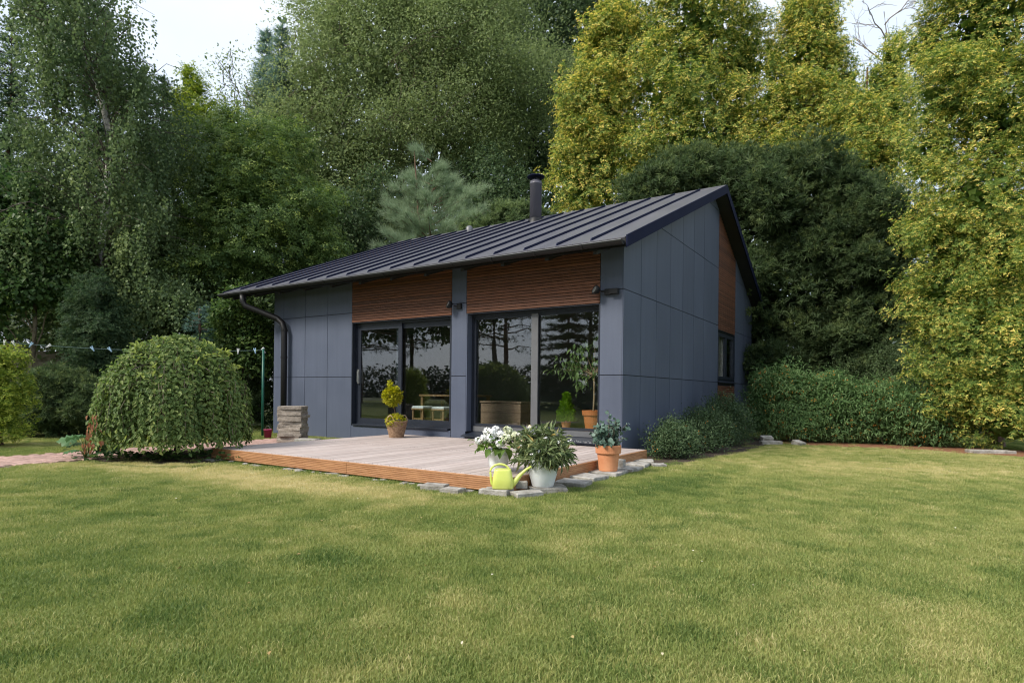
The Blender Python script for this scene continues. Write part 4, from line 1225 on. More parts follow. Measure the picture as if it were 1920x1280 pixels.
# potted tree and little conifer inside the right window
t = thing('potted_fig_tree', 'leafy standard tree in orange terracotta pot behind the right window', 'potted plant', (-.80, .60, .357))
MB().lathe([(0, 0), (.14, 0), (.145, .005), (.185, .27), (.205, .272), (.215, .36), (.200, .362), (.185, .32)], 32).build('pot', 'terra_in', t)
MB().lathe([(0, .335), (.1, .33), (.187, .315)], 20).build('soil', 'soil', t, smooth=True)
tk = MB()
tk.tube([(0, 0, .30), (.005, 0, .6), (.0, .01, .85), (-.01, .02, 1.05)], [.022, .018, .016, .014], 8, caps=False)
cl = [(-.35, -.1, 1.28), (-.55, .0, 1.22), (-.2, -.05, 1.48), (.05, -.1, 1.55), (.3, .1, 1.5), (-.1, .1, 1.35), (-.42, .1, 1.12), (.2, -.1, 1.25), (-.2, -.12, 1.0), (-.68, .05, 1.12), (-.15, -.1, .85), (.1, .0, 1.05), (.35, .05, 1.3)]
for c in cl: limb(tk, (-.01, .02, 1.0), c, .010, .004, .05)
tk.build('trunk', 'handle_wicker', t, smooth=True)
cc = np.array(cl)
pp = cc[rng.integers(0, len(cc), 420)] + rng.normal(size=(420, 3)) * np.array((.11, .11, .07))
link('foliage', np_mesh('foliage', [bake(T_leaf4(.2, .05, .3), pp, rdir(420) * .7 + np.array((-.1, 0, -.75)), .11 * (1 + rng.normal(size=420) * .2), .45 + rng.normal(size=420) * .22)]), lm_fig, t)
t = thing('potted_cypress', 'small lime green cypress cone behind the right window', 'potted plant', (-1.36, .60, .357))
MB().lathe([(0, 0), (.07, 0), (.095, .15), (.09, .15), (.085, .13)], 20).build('pot', 'terracotta', t)
n = 700
hh = rng.random(n) ** 1.2; th = rng.random(n) * 6.283; r_ = .145 * (1 - hh) ** .8 * (.75 + .35 * rng.random(n)) + .008
pp = np.stack([np.cos(th) * r_, np.sin(th) * r_, .13 + hh * .50], 1)
link('foliage', np_mesh('foliage', [bake(T_spray(3, .12, .4, 0), pp, np.stack([np.cos(th) * .6, np.sin(th) * .6, np.full(n, 1.)], 1) + rng.normal(size=(n, 3)) * .2, .075 * (1 + rng.normal(size=n) * .2), .45 + rng.normal(size=n) * .25)]), lm_lime, t)

# ================================================================== CLOTHES LINE, FENCE
gpst = at(493, 14.0)
t = thing('clothes_post', 'thin green metal clothes line post left of the house', 'post', gpst)
MB().tube([(0, 0, 0), (0, 0, 2.03)], .028, 10).build('post', 'greenpost', t, smooth=True)
MB().lathe([(.03, 0), (.034, .02), (0, .04)], 10, (0, 0, 2.03)).build('cap', 'peg_white', t, smooth=True)
a = np.array((gpst[0], gpst[1], 2.0)); b = at(-160, 13.5, 618)
line_pts = []
for k in range(41):
    s = k / 40; p = a + (b - a) * s; p[2] -= .30 * 4 * s * (1 - s) * .55
    line_pts.append(p)
lo = np.array(line_pts)
tag(MB().tube(line_pts, .0045, 5).build('clothes_line', 'cord'), 'thin clothes line sagging from the green post to the left', 'clothes line')
def peg(px, m, lab, tilt):
    cols = 960 + ((lo - np.array(CAM_POS)) @ VIEW_R) / ((lo - np.array(CAM_POS)) @ VIEW_D) * CAM_F
    i = int(np.argmin(np.abs(cols - px)))
    p = lo[i]
    pg = MB()
    for s in (-1, 1):
        q = len(pg.v)
        pg.box(-.010, .010, -.008, .008, -.075, .055)
        pg.xform(Matrix.Translation((s * .011, 0, 0)) @ Matrix.Rotation(s * .20, 4, 'Y'), q)
    pg.tube([(-.02, 0, .0), (.02, 0, .0)], .011, 6)
    o = pg.build('clothes_peg', m, None, p, CAM_YAW); o.rotation_euler[1] = tilt
    tag(o, lab, 'peg', 'pegs on the clothes line')
pl = [(7, 'peg_white', 'white peg on the line at the left picture edge'), (28, 'peg_white', 'white peg second from the left picture edge on the line'), (64, 'peg_blue', 'pale blue peg above the concrete fence, leftmost of the blue ones'),
      (91, 'peg_white', 'white peg above the concrete fence'), (166, 'peg_blue', 'pale blue peg before the dark column conifer, the farther left'), (210, 'peg_blue', 'pale blue peg just left of the dome shrub top'),
      (445, 'peg_white', 'white peg between the dome shrub and the green post'), (480, 'peg_blue', 'pale blue peg closest to the green post'), (497, 'peg_white', 'white peg clipped right at the green post top')]
for i, (px, m, lab) in enumerate(pl): peg(px, m, lab, [.1, -.5, .6, 1.0, -.6, -.7, .05, -.2, -.6][i])
gp_ = at(503, 13.4)
t = thing('garden_bucket', 'small magenta bucket on the ground between post and slab stack', 'bucket', gp_)
MB().lathe([(0, 0), (.07, 0), (.09, .19), (.094, .19), (.094, .2), (.084, .2), (.075, .15), (0, .02)], 18).build('bucket_body', 'magenta', t, smooth=True)
MB().tube([(.09 * math.cos(a), 0, .195 + .08 * math.sin(a)) for a in np.linspace(0, math.pi, 10)], .004, 5).build('handle', 'silver', t)
# concrete fence far left
f0, f1_ = at(-60, 17.0), at(205, 18.2)
fd = f1_ - f0; fl_ = np.linalg.norm(fd); ang = math.atan2(fd[1], fd[0])
t = thing('concrete_fence', 'brownish concrete panel fence with posts behind the left hedge', 'fence', f0, ang)
nbay = 3; bl = fl_ / nbay
for i in range(nbay + 1): MB().cbox(i * bl - .07, i * bl + .07, -.07, .07, 0, 2.33, .02).build('post', 'fence', t)
for i in range(nbay):
    for k in range(4):
        z0 = .03 + k * .53
        mb = MB().box(i * bl + .07, (i + 1) * bl - .07, -.025, .025, z0, z0 + .52)
        mb.box(i * bl + .12, (i + 1) * bl - .12, -.045, -.0255, z0 + .04, z0 + .22).box(i * bl + .12, (i + 1) * bl - .12, -.045, -.0255, z0 + .28, z0 + .48)
        mb.build('panel', 'fence', t)

# ================================================================== SHRUBS
lm_dome = leaf_mat('willow_leaf', [(0, (.055, .095, .028)), (.5, (.115, .165, .050)), (.85, (.22, .26, .085)), (1, (.30, .36, .09))], .45, .25)
lm_yew = leaf_mat('yew_needle', [(0, (.026, .045, .019)), (.5, (.066, .100, .042)), (1, (.140, .175, .065))], .55, .1)
lm_thuja = leaf_mat('thuja_spray', [(0, (.050, .092, .022)), (.35, (.140, .200, .046)), (.66, (.340, .355, .085)), (1, (.74, .56, .17))], .6, .42)
lm_thujb = leaf_mat('yellowgreen_spray', [(0, (.065, .115, .020)), (.5, (.18, .245, .036)), (1, (.42, .44, .08))], .6, .28)
lm_maple = leaf_mat('maple_leaf', [(0, (.042, .078, .024)), (.55, (.108, .165, .046)), (1, (.25, .30, .07))], .45, .25)
lm_birch = leaf_mat('birch_leaf', [(0, (.048, .080, .036)), (.5, (.105, .150, .066)), (1, (.20, .25, .10))], .45, .25)
lm_willow = leaf_mat('sallow_leaf', [(0, (.075, .108, .045)), (.5, (.160, .205, .086)), (1, (.28, .315, .135))], .55, .45)
lm_oak = leaf_mat('oak_leaf', [(0, (.032, .058, .028)), (.5, (.075, .112, .050)), (1, (.14, .185, .075))], .5, .22)
lm_spruce = leaf_mat('blue_spruce', [(0, (.035, .070, .060)), (.5, (.075, .125, .105)), (1, (.13, .19, .15))], .6, .1)
lm_pine = leaf_mat('blue_pine_needle', [(0, (.11, .17, .09)), (.5, (.25, .335, .20)), (1, (.40, .48, .33))], .55, .4)
lm_berry = leaf_mat('berry_shrub_leaf', [(0, (.036, .082, .030)), (.5, (.085, .155, .055)), (1, (.20, .29, .12))], .4, .22)
lm_low = leaf_mat('low_bush_leaf', [(0, (.040, .075, .034)), (.5, (.085, .135, .062)), (1, (.17, .23, .11))], .45, .3)
lm_rhub = leaf_mat('rhubarb_leaf', [(0, (.05, .12, .045)), (.5, (.10, .20, .085)), (1, (.17, .27, .13))], .45, .25)
lm_dark = leaf_mat('deep_conifer', [(0, (.018, .040, .020)), (.5, (.044, .078, .036)), (1, (.085, .128, .052))], .6, .1)
lm_ivy = leaf_mat('ivy_leaf', [(0, (.025, .055, .020)), (.5, (.055, .100, .032)), (1, (.12, .17, .045))], .4, .22)
lm_dry = leaf_mat('withered_leaf', [(0, (.20, .075, .035)), (1, (.42, .20, .12))], .7, .2)

# weeping dome shrub
bx, by = BUSH
t = thing('weeping_shrub', 'clipped dome of weeping willow leaves at the left end of the deck', 'shrub', (bx, by, 0))
RX_, HZ = 1.05, 1.88
P, Dr, Tn, Ht = [], [], [], []
n_str = 740
st = MB()
for k in range(n_str):
    th = rng.random() * 6.283
    s = (1 - rng.random() ** 2.2 * .95)
    r = RX_ * s * (1 + .05 * math.sin(3 * th + 1) + .04 * math.sin(7 * th))
    ztop_ = HZ * (.40 + .57 * math.sqrt(max(0, 1 - (s * .97) ** 2))) + rng.normal() * .03
    zend = .20 + abs(rng.normal()) * .12 + .12 * (1 - s)
    if s < .55: zend = ztop_ - .35 - .3 * rng.random()
    nl = int((ztop_ - zend) / .030) + 6
    ca, sa = math.cos(th), math.sin(th)
    # arch over the shoulder, then hang
    pts = []
    for i in range(nl):
        f_ = i / max(1, nl - 1)
        arch = min(1, f_ / .22)
        rr2 = r * (.72 + .28 * math.sin(arch * math.pi / 2)) + .03 * math.sin(9 * f_ + k) + (.05 * (f_ - .5))
        zz = ztop_ + .06 * math.sin(arch * math.pi) - max(0, f_ - .15) / .85 * (ztop_ - zend)
        pts.append((rr2 * ca, rr2 * sa, zz))
    pts = np.array(pts) + rng.normal(size=(nl, 3)) * .018
    P.append(pts)
    o = np.tile((ca, sa, 0.), (nl, 1))
    sgn = np.where(np.arange(nl) % 2 == 0, 1, -1)[:, None] * np.array((-sa, ca, 0.))[None]
    dirs = o * .45 + sgn * .55 + np.array((0, 0, -.65)) + rng.normal(size=(nl, 3)) * .28
    arch_m = np.arange(nl) / nl < .15
    dirs[arch_m] += np.array((0, 0, .7))
    Dr.append(dirs)
    Tn.append(np.full(nl, .42 + rng.normal() * .13) + rng.normal(size=nl) * .16 + (np.arange(nl) / nl > .86) * .12)
    Ht.append(o * .9 + np.array((0, 0, .6)))
    if k % 4 == 0: st.tube([tuple(q_) for q_ in pts[::max(1, nl // 6)]], .0045, 4, caps=False)
P = np.concatenate(P); Dr = np.concatenate(Dr); Tn = np.concatenate(Tn); Ht = np.concatenate(Ht)
# a few upright sprouts on the top
for k in range(44):
    th = rng.random() * 6.28; r = rng.random() ** .6 * 1.0
    b0 = np.array((r * math.cos(th), r * math.sin(th), HZ * (.40 + .57 * math.sqrt(max(0, 1 - (r / RX_) ** 2)))))
    for i in range(9):
        P = np.vstack([P, b0 + np.array((math.cos(th) * .014 * i, math.sin(th) * .014 * i, (.016 - .0008 * i) * i - .02))])
        Dr = np.vstack([Dr, rdir(1) + np.array([[0, 0, .6]])]); Tn = np.append(Tn, .9); Ht = np.vstack([Ht, [[0, 0, 1]]])
keep = P[:, 2] > .10
sz = .064 * (1 + rng.normal(size=len(P)) * .25).clip(.45, 1.6)
link('foliage', np_mesh('foliage', [bake(T_leaf3(.28, .07, .22), P[keep], Dr[keep], sz[keep], Tn[keep], Ht[keep])]), lm_dome, t)
st.build('strand', 'twig', t)
tk = MB(); tk.tube([(0, 0, 0), (.03, 0, .5), (-.02, .02, 1.0), (0, 0, 1.45)], [.06, .05, .05, .06], 8)
for k in range(16):
    a_ = k * .3927; limb(tk, (0, 0, 1.40), (.9 * math.cos(a_), .9 * math.sin(a_), 1.35), .018, .006, .12)
tk.build('trunk', 'bark', t, smooth=True)
n = 46
dp_ = rel(-.62, -1.05, .42) + np.stack([rng.normal(size=n) * .045, rng.normal(size=n) * .045, rng.uniform(-.22, .30, n)], 1)
link('withered_foliage', np_mesh('withered_foliage', [bake(T_leaf4(.22, .08, .2), dp_, np.tile((0, 0, -1.), (n, 1)) + rng.normal(size=(n, 3)) * .3, np.full(n, .075), rng.random(n))]), lm_dry, t)

# rhubarb by the dome shrub
rb = at(165, 9.2)
t = thing('rhubarb_plant', 'rhubarb with broad crinkled leaves at the foot of the dome shrub', 'plant', rb)
for k, (r, d, z, s, tl) in enumerate(((-.16, -.05, .30, .30, .5), (-.02, -.1, .34, .30, .4), (.10, -.08, .24, .26, .3), (-.22, .05, .22, .24, .7), (.2, -.05, .20, .22, .4), (.02, .1, .30, .26, .55), (-.08, -.18, .14, .22, .45), (.32, -.12, .15, .2, .35), (.45, -.1, .13, .18, .3), (.55, -.05, .16, .18, .5))):
    p = rel(r, d, z)
    # crinkled lobed blade
    mb_v = [(0, 0, 0)]; NV = 22
    for i in range(NV):
        a_ = -math.pi * .5 + (i + .5) / NV * 2 * math.pi
        rad__ = (.62 + .12 * math.sin(5 * a_) ) * (1 - .25 * math.cos(a_ + math.pi / 2))
        mb_v.append((rad__ * math.cos(a_) * .62, .42 + rad__ * math.sin(a_) * .7, .07 * (1 if i % 2 else -1) - .22 * rad__ * rad__))
    mb_v[0] = (0, .4, .06)
    tv = np.array(mb_v); tf = [(0, 1 + i, 1 + (i + 1) % NV) for i in range(NV)]
    o = unit(np.array([[p[0] * 1.0, p[1], .03]]))
    a_ = bake((tv, tf), p[None] * np.array([[.6, .6, 1]]), o + np.array([[0, 0, -.15]]), np.array([s]), np.array([tl]), np.array([[0, 0, 1.]]) - Dd[None] * .5)
    link('leaf', np_mesh('leaf', [a_]), lm_rhub, t)
    MB().tube([(p[0] * .1, p[1] * .1, 0), tuple(p * np.array((.4, .4, .8))), tuple(p * np.array((.6, .6, 1)))], [.012, .010, .008], 6).build('stalk', 'greenstalk', t, smooth=True)
# low weeds under the shrub
n = 260
c_ = at(290, 9.0)
pp = np.stack([c_[0] + rng.normal(size=n) * .75 * _c, c_[1] + rng.normal(size=n) * .22 + rng.normal(size=n) * .75 * _s * 0, .03 + rng.random(n) * .10], 1)
uu = rng.normal(size=n) * .6; pp[:, 0] = c_[0] + uu * _c + rng.normal(size=n) * .12; pp[:, 1] = c_[1] + uu * _s + rng.normal(size=n) * .12
me = np_mesh('ground_cover', [bake(T_leaf4(.4, .06, .2), pp, rdir(n) * np.array((1, 1, .2)) + np.array((0, 0, .15)), .085 * (1 + rng.normal(size=n) * .3).clip(.4, 1.7), .3 + rng.normal(size=n) * .2)])
kind(link('ground_cover', me, lm_ivy), 'stuff')

# generic clump shrub
def clump_shrub(name, label, cat, base, blobs, n, per, template, size, spread, m, trunk_m='bark', group=None, w=(.6, .1, .6), flat=.8, tint0=.45, cvar=.15, tvar=.12, shell=.28, nstem=6, berries=0, ragged=.12):
    base = np.array(base, float)
    n = int(n * 1.2); blobs = lumps(blobs, 5, (.3, .55))
    pos, out = blob_points(blobs, n, shell, .62, .5, ragged)
    parts = [foliage(template, pos, out, per, spread, size, w[0], w[1], w[2], flat, np.full(n, tint0), tvar, cvar)]
    tk = MB()
    B = np.array(blobs[:4])
    for k in range(nstem):
        b = B[k % len(B)]
        tip = b[:3] + rng.normal(size=3) * b[3:6] * .35; tip[2] = max(tip[2], .3)
        limb(tk, base + np.array((rng.normal() * .06, rng.normal() * .06, 0)), tip, .022, .006, .03)
    t = tree(name, label, base, parts, m, tk, trunk_m, cat, group, 'foliage')
    if berries:
        p_, o_ = blob_points(blobs, berries, .12)
        p_ = np.repeat(p_, 3, axis=0) + rng.normal(size=(berries * 3, 3)) * .03 + np.repeat(o_, 3, axis=0) * .05
        s_ = np.array([(0, 0, 1), (1, 0, 0), (0, 1, 0), (-1, 0, 0), (0, -1, 0), (0, 0, -1)]) * .9
        tf_ = [(0, 1, 2), (0, 2, 3), (0, 3, 4), (0, 4, 1), (5, 2, 1), (5, 3, 2), (5, 4, 3), (5, 1, 4)]
        a_ = bake((s_, tf_), p_ - base, rdir(len(p_)), .011 * (1 + rng.normal(size=len(p_)) * .25).clip(.5, 1.6), rng.random(len(p_)))
        kind(link('berry', np_mesh('berry', [a_]), 'berry', t), 'stuff')
    return t
TL = T_leaf(.26, .08, .15); TN = T_leaf(.12, .03, .25)
# three low bushes against the gable wall
gb = 'low bushes along the gable wall'
for (x, y, r, hgt, lab) in ((.62, .75, .50, .50, 'lowest small leaved bush at the gable wall, nearest the house corner'), (.66, 2.2, .66, .70, 'middle small leaved bush at the gable wall'), (.66, 4.0, .70, .92, 'tallest small leaved bush at the gable wall, below the slats')):
    bl = [(x, y, hgt * .45, r * .72, r * .9, hgt * .50), (x + .05, y - r * .45, hgt * .36, r * .55, r * .5, hgt * .40), (x - .05, y + r * .5, hgt * .42, r * .6, r * .5, hgt * .42), (x, y + .1, hgt * .7, r * .4, r * .45, hgt * .34)]
    clump_shrub('low_bush', lab, 'bush', (x, y, 0), bl, 760, 13, T_leaf(.22, .06, .2), .040, .060, lm_low, 'twig', gb, (.45, -.6, .65), flat=1.3, tint0=.42, berries=14, shell=.36, ragged=.22)
bg = 'berry bushes at the lawn edge'
for (px, D, w_, hgt, lab) in ((1482, 14.2, 92, 1.74, 'arching berry bush with orange fruit nearest the gable'), (1560, 14.0, 100, 1.46, 'second arching berry bush from the gable, orange fruit'), (1655, 13.7, 90, 1.42, 'third arching berry bush from the gable, orange fruit'), (1740, 13.2, 84, 1.20, 'berry bush with orange fruit nearest the golden thuja')):
    c = at(px, D); r = w_ * D / CAM_F * .62
    bl = [(c[0], c[1], hgt * .42, r, r * .85, hgt * .46), (c[0] - _c * r * .5, c[1] - _s * r * .5, hgt * .55, r * .6, r * .6, hgt * .38), (c[0] + _c * r * .5, c[1] + _s * r * .5, hgt * .50, r * .6, r * .6, hgt * .38), (c[0], c[1] - .2, hgt * .72, r * .5, r * .5, hgt * .30)]
    clump_shrub('berry_bush', lab, 'bush', c, bl, 900, 15, TN, .085, .085, lm_berry, 'twig', bg, (.5, .35, .6), tint0=.6, berries=300, shell=.36, ragged=.2)
    n = 14
# small-leaved dull shrub behind berry bushes
c = at(1690, 16.4)
clump_shrub('grey_shrub', 'dull grey green shrub behind the berry bushes beside the thuja', 'shrub', c, [pb(1690, 700, 16.4, 70, 60), pb(1620, 715, 16.4, 60, 50), pb(1740, 730, 16.2, 45, 50), pb(1690, 770, 16.4, 90, 50)], 900, 14, TL, .045, .08, lm_birch, 'twig', None, (.5, 0, .7), tint0=.3)

# ------------------------------------------------------------------ conifers of flat sprays
SPR = T_frond(3, .10, .55, .28, .7); SPR2 = T_frond(2, .12, .6, .28, 1.15)
def column_blobs(px, D, ytop, ybot, wpx, k, seed, taper=.75, base_w=1.0, jit=.25):
    """lumpy tapering column made of many overlapping blobs"""
    r = np.random.default_rng(seed); bl = []
    for i in range(k):
        f_ = (i + .5) / k
        y = ybot + (ytop - ybot) * f_
        w = wpx * (base_w * (1 - f_) + (1 - taper) * f_) * (1 - .35 * max(0, f_ - .75) / .25)
        for s in range(3):
            a_ = r.random() * 6.28
            off = w * .45 * r.random()
            bl.append(pb(px + off * math.cos(a_), y + r.normal() * 6, D + off * math.sin(a_) * D / CAM_F, w * (.55 + jit * (r.random() - .4)), (ybot - ytop) / k * (.85 + .4 * r.random())))
    return bl
def thuja(name, label, px, D, blobs, n, per, size, m, tint0, group=None, cat='tree', spread=.22, base_py=None, cvar=.2, gold=True):
    base = at(px, D)
    n = int(n * 1.2)
    big = blobs; blobs = lumps(blobs, 16, (.12, .38), .45)
    pos, out = blob_points(blobs, n, .24, .60, .12, .12, len(big), .60)
    # new growth is at the branch ends: yellower outside, greener inside (that is how golden thuja grows)
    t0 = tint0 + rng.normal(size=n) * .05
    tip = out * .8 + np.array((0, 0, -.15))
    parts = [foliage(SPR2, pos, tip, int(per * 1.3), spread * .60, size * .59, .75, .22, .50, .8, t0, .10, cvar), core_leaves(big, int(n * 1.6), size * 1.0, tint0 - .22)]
    tk = MB()
    top = max(b[2] for b in blobs)
    limb(tk, base, base + np.array((0, 0, top * .92)), .16, .03, 0, 8, .02, 8)
    B = np.array(blobs)
    for b in big[::2]:
        limb(tk, base + np.array((0, 0, max(.3, b[2] - .5))), b[:3], .035, .01, .0)
    return tree(name, label, base, parts, m, tk, 'redbark', cat, group)

# golden thujas behind the house
gt_ = 'tall golden thujas at the back'
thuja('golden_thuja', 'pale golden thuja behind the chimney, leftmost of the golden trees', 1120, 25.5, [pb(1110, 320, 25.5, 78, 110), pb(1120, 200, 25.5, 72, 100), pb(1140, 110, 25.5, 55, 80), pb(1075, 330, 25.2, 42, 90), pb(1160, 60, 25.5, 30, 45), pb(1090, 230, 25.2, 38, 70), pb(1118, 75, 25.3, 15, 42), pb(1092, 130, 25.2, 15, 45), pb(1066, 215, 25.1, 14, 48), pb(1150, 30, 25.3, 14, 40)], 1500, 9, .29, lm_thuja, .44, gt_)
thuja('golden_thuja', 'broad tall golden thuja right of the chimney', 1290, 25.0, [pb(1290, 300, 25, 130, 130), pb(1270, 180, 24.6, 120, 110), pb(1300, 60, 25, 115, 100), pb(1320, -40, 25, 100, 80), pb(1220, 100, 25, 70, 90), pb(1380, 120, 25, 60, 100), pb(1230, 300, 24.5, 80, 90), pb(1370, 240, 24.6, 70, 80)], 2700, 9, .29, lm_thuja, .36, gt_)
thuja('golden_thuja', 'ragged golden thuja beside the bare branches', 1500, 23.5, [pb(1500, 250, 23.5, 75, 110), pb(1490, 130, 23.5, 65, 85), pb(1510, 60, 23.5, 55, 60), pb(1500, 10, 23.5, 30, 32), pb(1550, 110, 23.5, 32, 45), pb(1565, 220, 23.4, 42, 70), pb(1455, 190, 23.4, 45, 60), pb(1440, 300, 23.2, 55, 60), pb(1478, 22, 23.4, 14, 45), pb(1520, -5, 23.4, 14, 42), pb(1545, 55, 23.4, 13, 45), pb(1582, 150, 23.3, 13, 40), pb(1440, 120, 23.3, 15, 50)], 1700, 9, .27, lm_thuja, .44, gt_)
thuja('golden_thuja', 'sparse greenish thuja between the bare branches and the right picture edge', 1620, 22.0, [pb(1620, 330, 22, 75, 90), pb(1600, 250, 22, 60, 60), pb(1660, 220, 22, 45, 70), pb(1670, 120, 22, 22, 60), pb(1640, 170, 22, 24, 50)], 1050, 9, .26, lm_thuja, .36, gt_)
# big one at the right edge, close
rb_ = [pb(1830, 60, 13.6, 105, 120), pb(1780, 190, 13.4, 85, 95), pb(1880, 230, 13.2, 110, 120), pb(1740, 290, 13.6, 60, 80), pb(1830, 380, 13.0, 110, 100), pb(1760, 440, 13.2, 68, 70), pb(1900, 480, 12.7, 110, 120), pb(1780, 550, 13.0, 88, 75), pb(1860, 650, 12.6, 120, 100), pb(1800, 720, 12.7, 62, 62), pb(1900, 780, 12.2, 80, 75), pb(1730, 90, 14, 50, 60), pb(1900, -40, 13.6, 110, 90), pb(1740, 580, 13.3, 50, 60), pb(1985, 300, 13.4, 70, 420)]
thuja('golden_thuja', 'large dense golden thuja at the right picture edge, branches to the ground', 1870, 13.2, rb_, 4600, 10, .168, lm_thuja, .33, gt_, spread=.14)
# yellow-green one at the left edge
thuja('golden_thuja', 'yellow green clipped thuja at the left picture edge', -12, 11.0, [pb(-12, 745, 11, 62, 85), pb(-6, 700, 11, 48, 50), pb(-14, 800, 11, 66, 50)], 620, 10, .11, lm_thujb, .5, None, 'shrub', spread=.07)
# golden-green cypress tip behind the maple
thuja('cypress', 'yellow green cypress top rising into the sky behind the maple', 365, 24.5, [pb(352, 165, 24.5, 22, 40), pb(340, 215, 24.5, 34, 45), pb(378, 215, 24.5, 34, 40), pb(355, 290, 24.5, 70, 60), pb(405, 240, 24.5, 24, 35), pb(350, 140, 24.5, 10, 20), pb(330, 190, 24.5, 12, 20)], 520, 9, .26, lm_thujb, .5)
# dark column conifer
thuja('column_conifer', 'dark green column conifer below the birch trunk', 180, 15.8, [pb(180, 690, 15.8, 55, 70), pb(182, 620, 15.8, 52, 60), pb(180, 570, 15.8, 44, 50), pb(176, 540, 15.8, 30, 32)], 900, 9, .13, lm_dark, .45, None, 'tree', spread=.09)

# ------------------------------------------------------------------ yews
TY = T_tuft(6, .20, 1.1)
def yew(name, label, px, D, blobs, n, per, size, spread, tint0=.42, group=None, cat='tree', m=lm_yew, cvar=.18):
    base = at(px, D)
    n = int(n * 1.05)
    big = blobs; blobs = lumps(blobs, 24, (.10, .40), .4)
    pos, out = blob_points(blobs, n, .22, .60, .12, .14, len(big), .40)
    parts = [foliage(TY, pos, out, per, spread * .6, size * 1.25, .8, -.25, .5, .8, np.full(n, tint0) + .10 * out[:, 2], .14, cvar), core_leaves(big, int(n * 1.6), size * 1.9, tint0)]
    tk = MB(); B = np.array(big)
    for b in B: limb(tk, base + rng.normal(size=3) * np.array((.2, .2, 0)), b[:3], .06, .015, .0)
    return tree(name, label, base, parts, m, tk, 'redbark', cat, group)
gy_ = 'dark yews behind the gable'
yew('yew', 'dark yew rising over the roof ridge before the golden thujas', 1290, 21.5, [pb(1290, 400, 21.5, 110, 90), pb(1230, 400, 21.5, 70, 65), pb(1330, 360, 21.5, 85, 65), pb(1270, 350, 21.5, 60, 40)], 1500, 11, .15, .20, .48, gy_)
yew('yew', 'broad dark yew directly behind the gable eave', 1470, 20.0, [pb(1450, 420, 20, 120, 110), pb(1490, 560, 19.6, 120, 110), pb(1520, 400, 20, 80, 90), pb(1450, 690, 19.4, 110, 100), pb(1560, 620, 19.4, 70, 90), pb(1400, 350, 20.4, 80, 60), pb(1540, 760, 19, 90, 80), pb(1410, 560, 19.8, 70, 100)], 3000, 11, .14, .19, .40, gy_)
yew('yew', 'dark yew between the broad yew and the right golden thuja', 1640, 18.0, [pb(1620, 470, 18, 80, 90), pb(1660, 560, 18, 75, 90), pb(1640, 660, 17.8, 90, 90), pb(1600, 380, 18.2, 60, 60), pb(1690, 700, 17.6, 70, 80), pb(1650, 760, 17.5, 90, 70)], 1900, 11, .13, .17, .38, gy_)
yew('dark_hedge', 'dark rounded yew hedge at the left behind the dome shrub', 115, 13.4, [pb(90, 760, 13.4, 50, 56), pb(140, 765, 13.4, 48, 56), pb(110, 728, 13.4, 48, 32), pb(165, 772, 13.5, 38, 48), pb(60, 775, 13.4, 38, 45)], 1300, 10, .085, .10, .5, None, 'hedge', cvar=.12)

yew('yew', 'dark yew standing behind the large thuja at the right picture edge', 1840, 17.5, [pb(1800, 640, 17.5, 90, 110), pb(1900, 600, 17.5, 90, 120), pb(1860, 740, 17.3, 110, 70), pb(1830, 480, 17.8, 80, 90), pb(1930, 450, 17.8, 70, 90)], 1100, 10, .15, .19, .38, gy_)
yew('yew', 'low dark yew just behind the rear corner of the gable', 1425, 21.5, [pb(1420, 690, 21.5, 60, 60), pb(1440, 750, 21.3, 70, 50), pb(1400, 630, 21.8, 50, 50)], 500, 10, .15, .18, .38, gy_)
# ------------------------------------------------------------------ broadleaf trees
def broad(name, label, px, D, blobs, n, per, template, size, spread, m, tint0=.45, trunk='bark', tr=.22, group=None, w=(.5, .25, .65), flat=.7, shell=.26, inner=.6, cvar=.16, tvar=.12, base=None, twigs=0, cat='tree', core=.5, mult=1.5):
    base = at(px, D) if base is None else base
    n = int(n * mult * .74)
    big = blobs; blobs = lumps(blobs, 8, (.22, .5))
    pos, out = blob_points(blobs, n, shell, inner, .12, .08, len(big), .6)
    parts = [foliage(template, pos, out, per, spread, size, w[0], w[1], w[2], flat, np.full(n, tint0), tvar, cvar)]
    if core: parts.append(core_leaves(big, int(n * core), size * 2.4, tint0))
    tk = MB(); B = np.array(big)
    top = base + np.array((0, 0, np.median(B[:, 2])))
    limb(tk, base, top, tr, tr * .55, 0, 7, .03, 8)
    for b in B:
        a_ = base + (top - base) * min(.95, max(.3, (b[2] - 2.0) / max(1, top[2])))
        limb(tk, a_, b[:3], tr * .32, tr * .08, .05, 6, .12)
    for k in range(twigs):
        i = rng.integers(0, n)
        limb(tk, pos[i] * .55 + B[rng.integers(0, len(B)), :3] * .45, pos[i] + out[i] * .2, .022, .007, .05, 5, .2, 4)
    return tree(name, label, base, parts, m, tk, trunk, cat, group)
TM = T_maple()
broad('maple', 'dense dark maple with lobed leaves left of the house', 480, 20.5, [pb(440, 300, 20.5, 85, 65), pb(500, 350, 20.2, 100, 70), pb(400, 380, 20, 90, 80), pb(560, 420, 20, 75, 75), pb(480, 440, 19.6, 110, 80), pb(380, 470, 20, 70, 70), pb(430, 520, 19.6, 90, 60), pb(580, 480, 20, 55, 60), pb(520, 280, 20.8, 60, 50), pb(430, 250, 20.8, 50, 40), pb(600, 400, 20.4, 40, 50), pb(500, 540, 19.8, 80, 60), pb(420, 600, 20, 90, 60)], 2500, 11, TM, .16, .17, lm_maple, .42, w=(.55, .5, .45), flat=.45, cvar=.24)
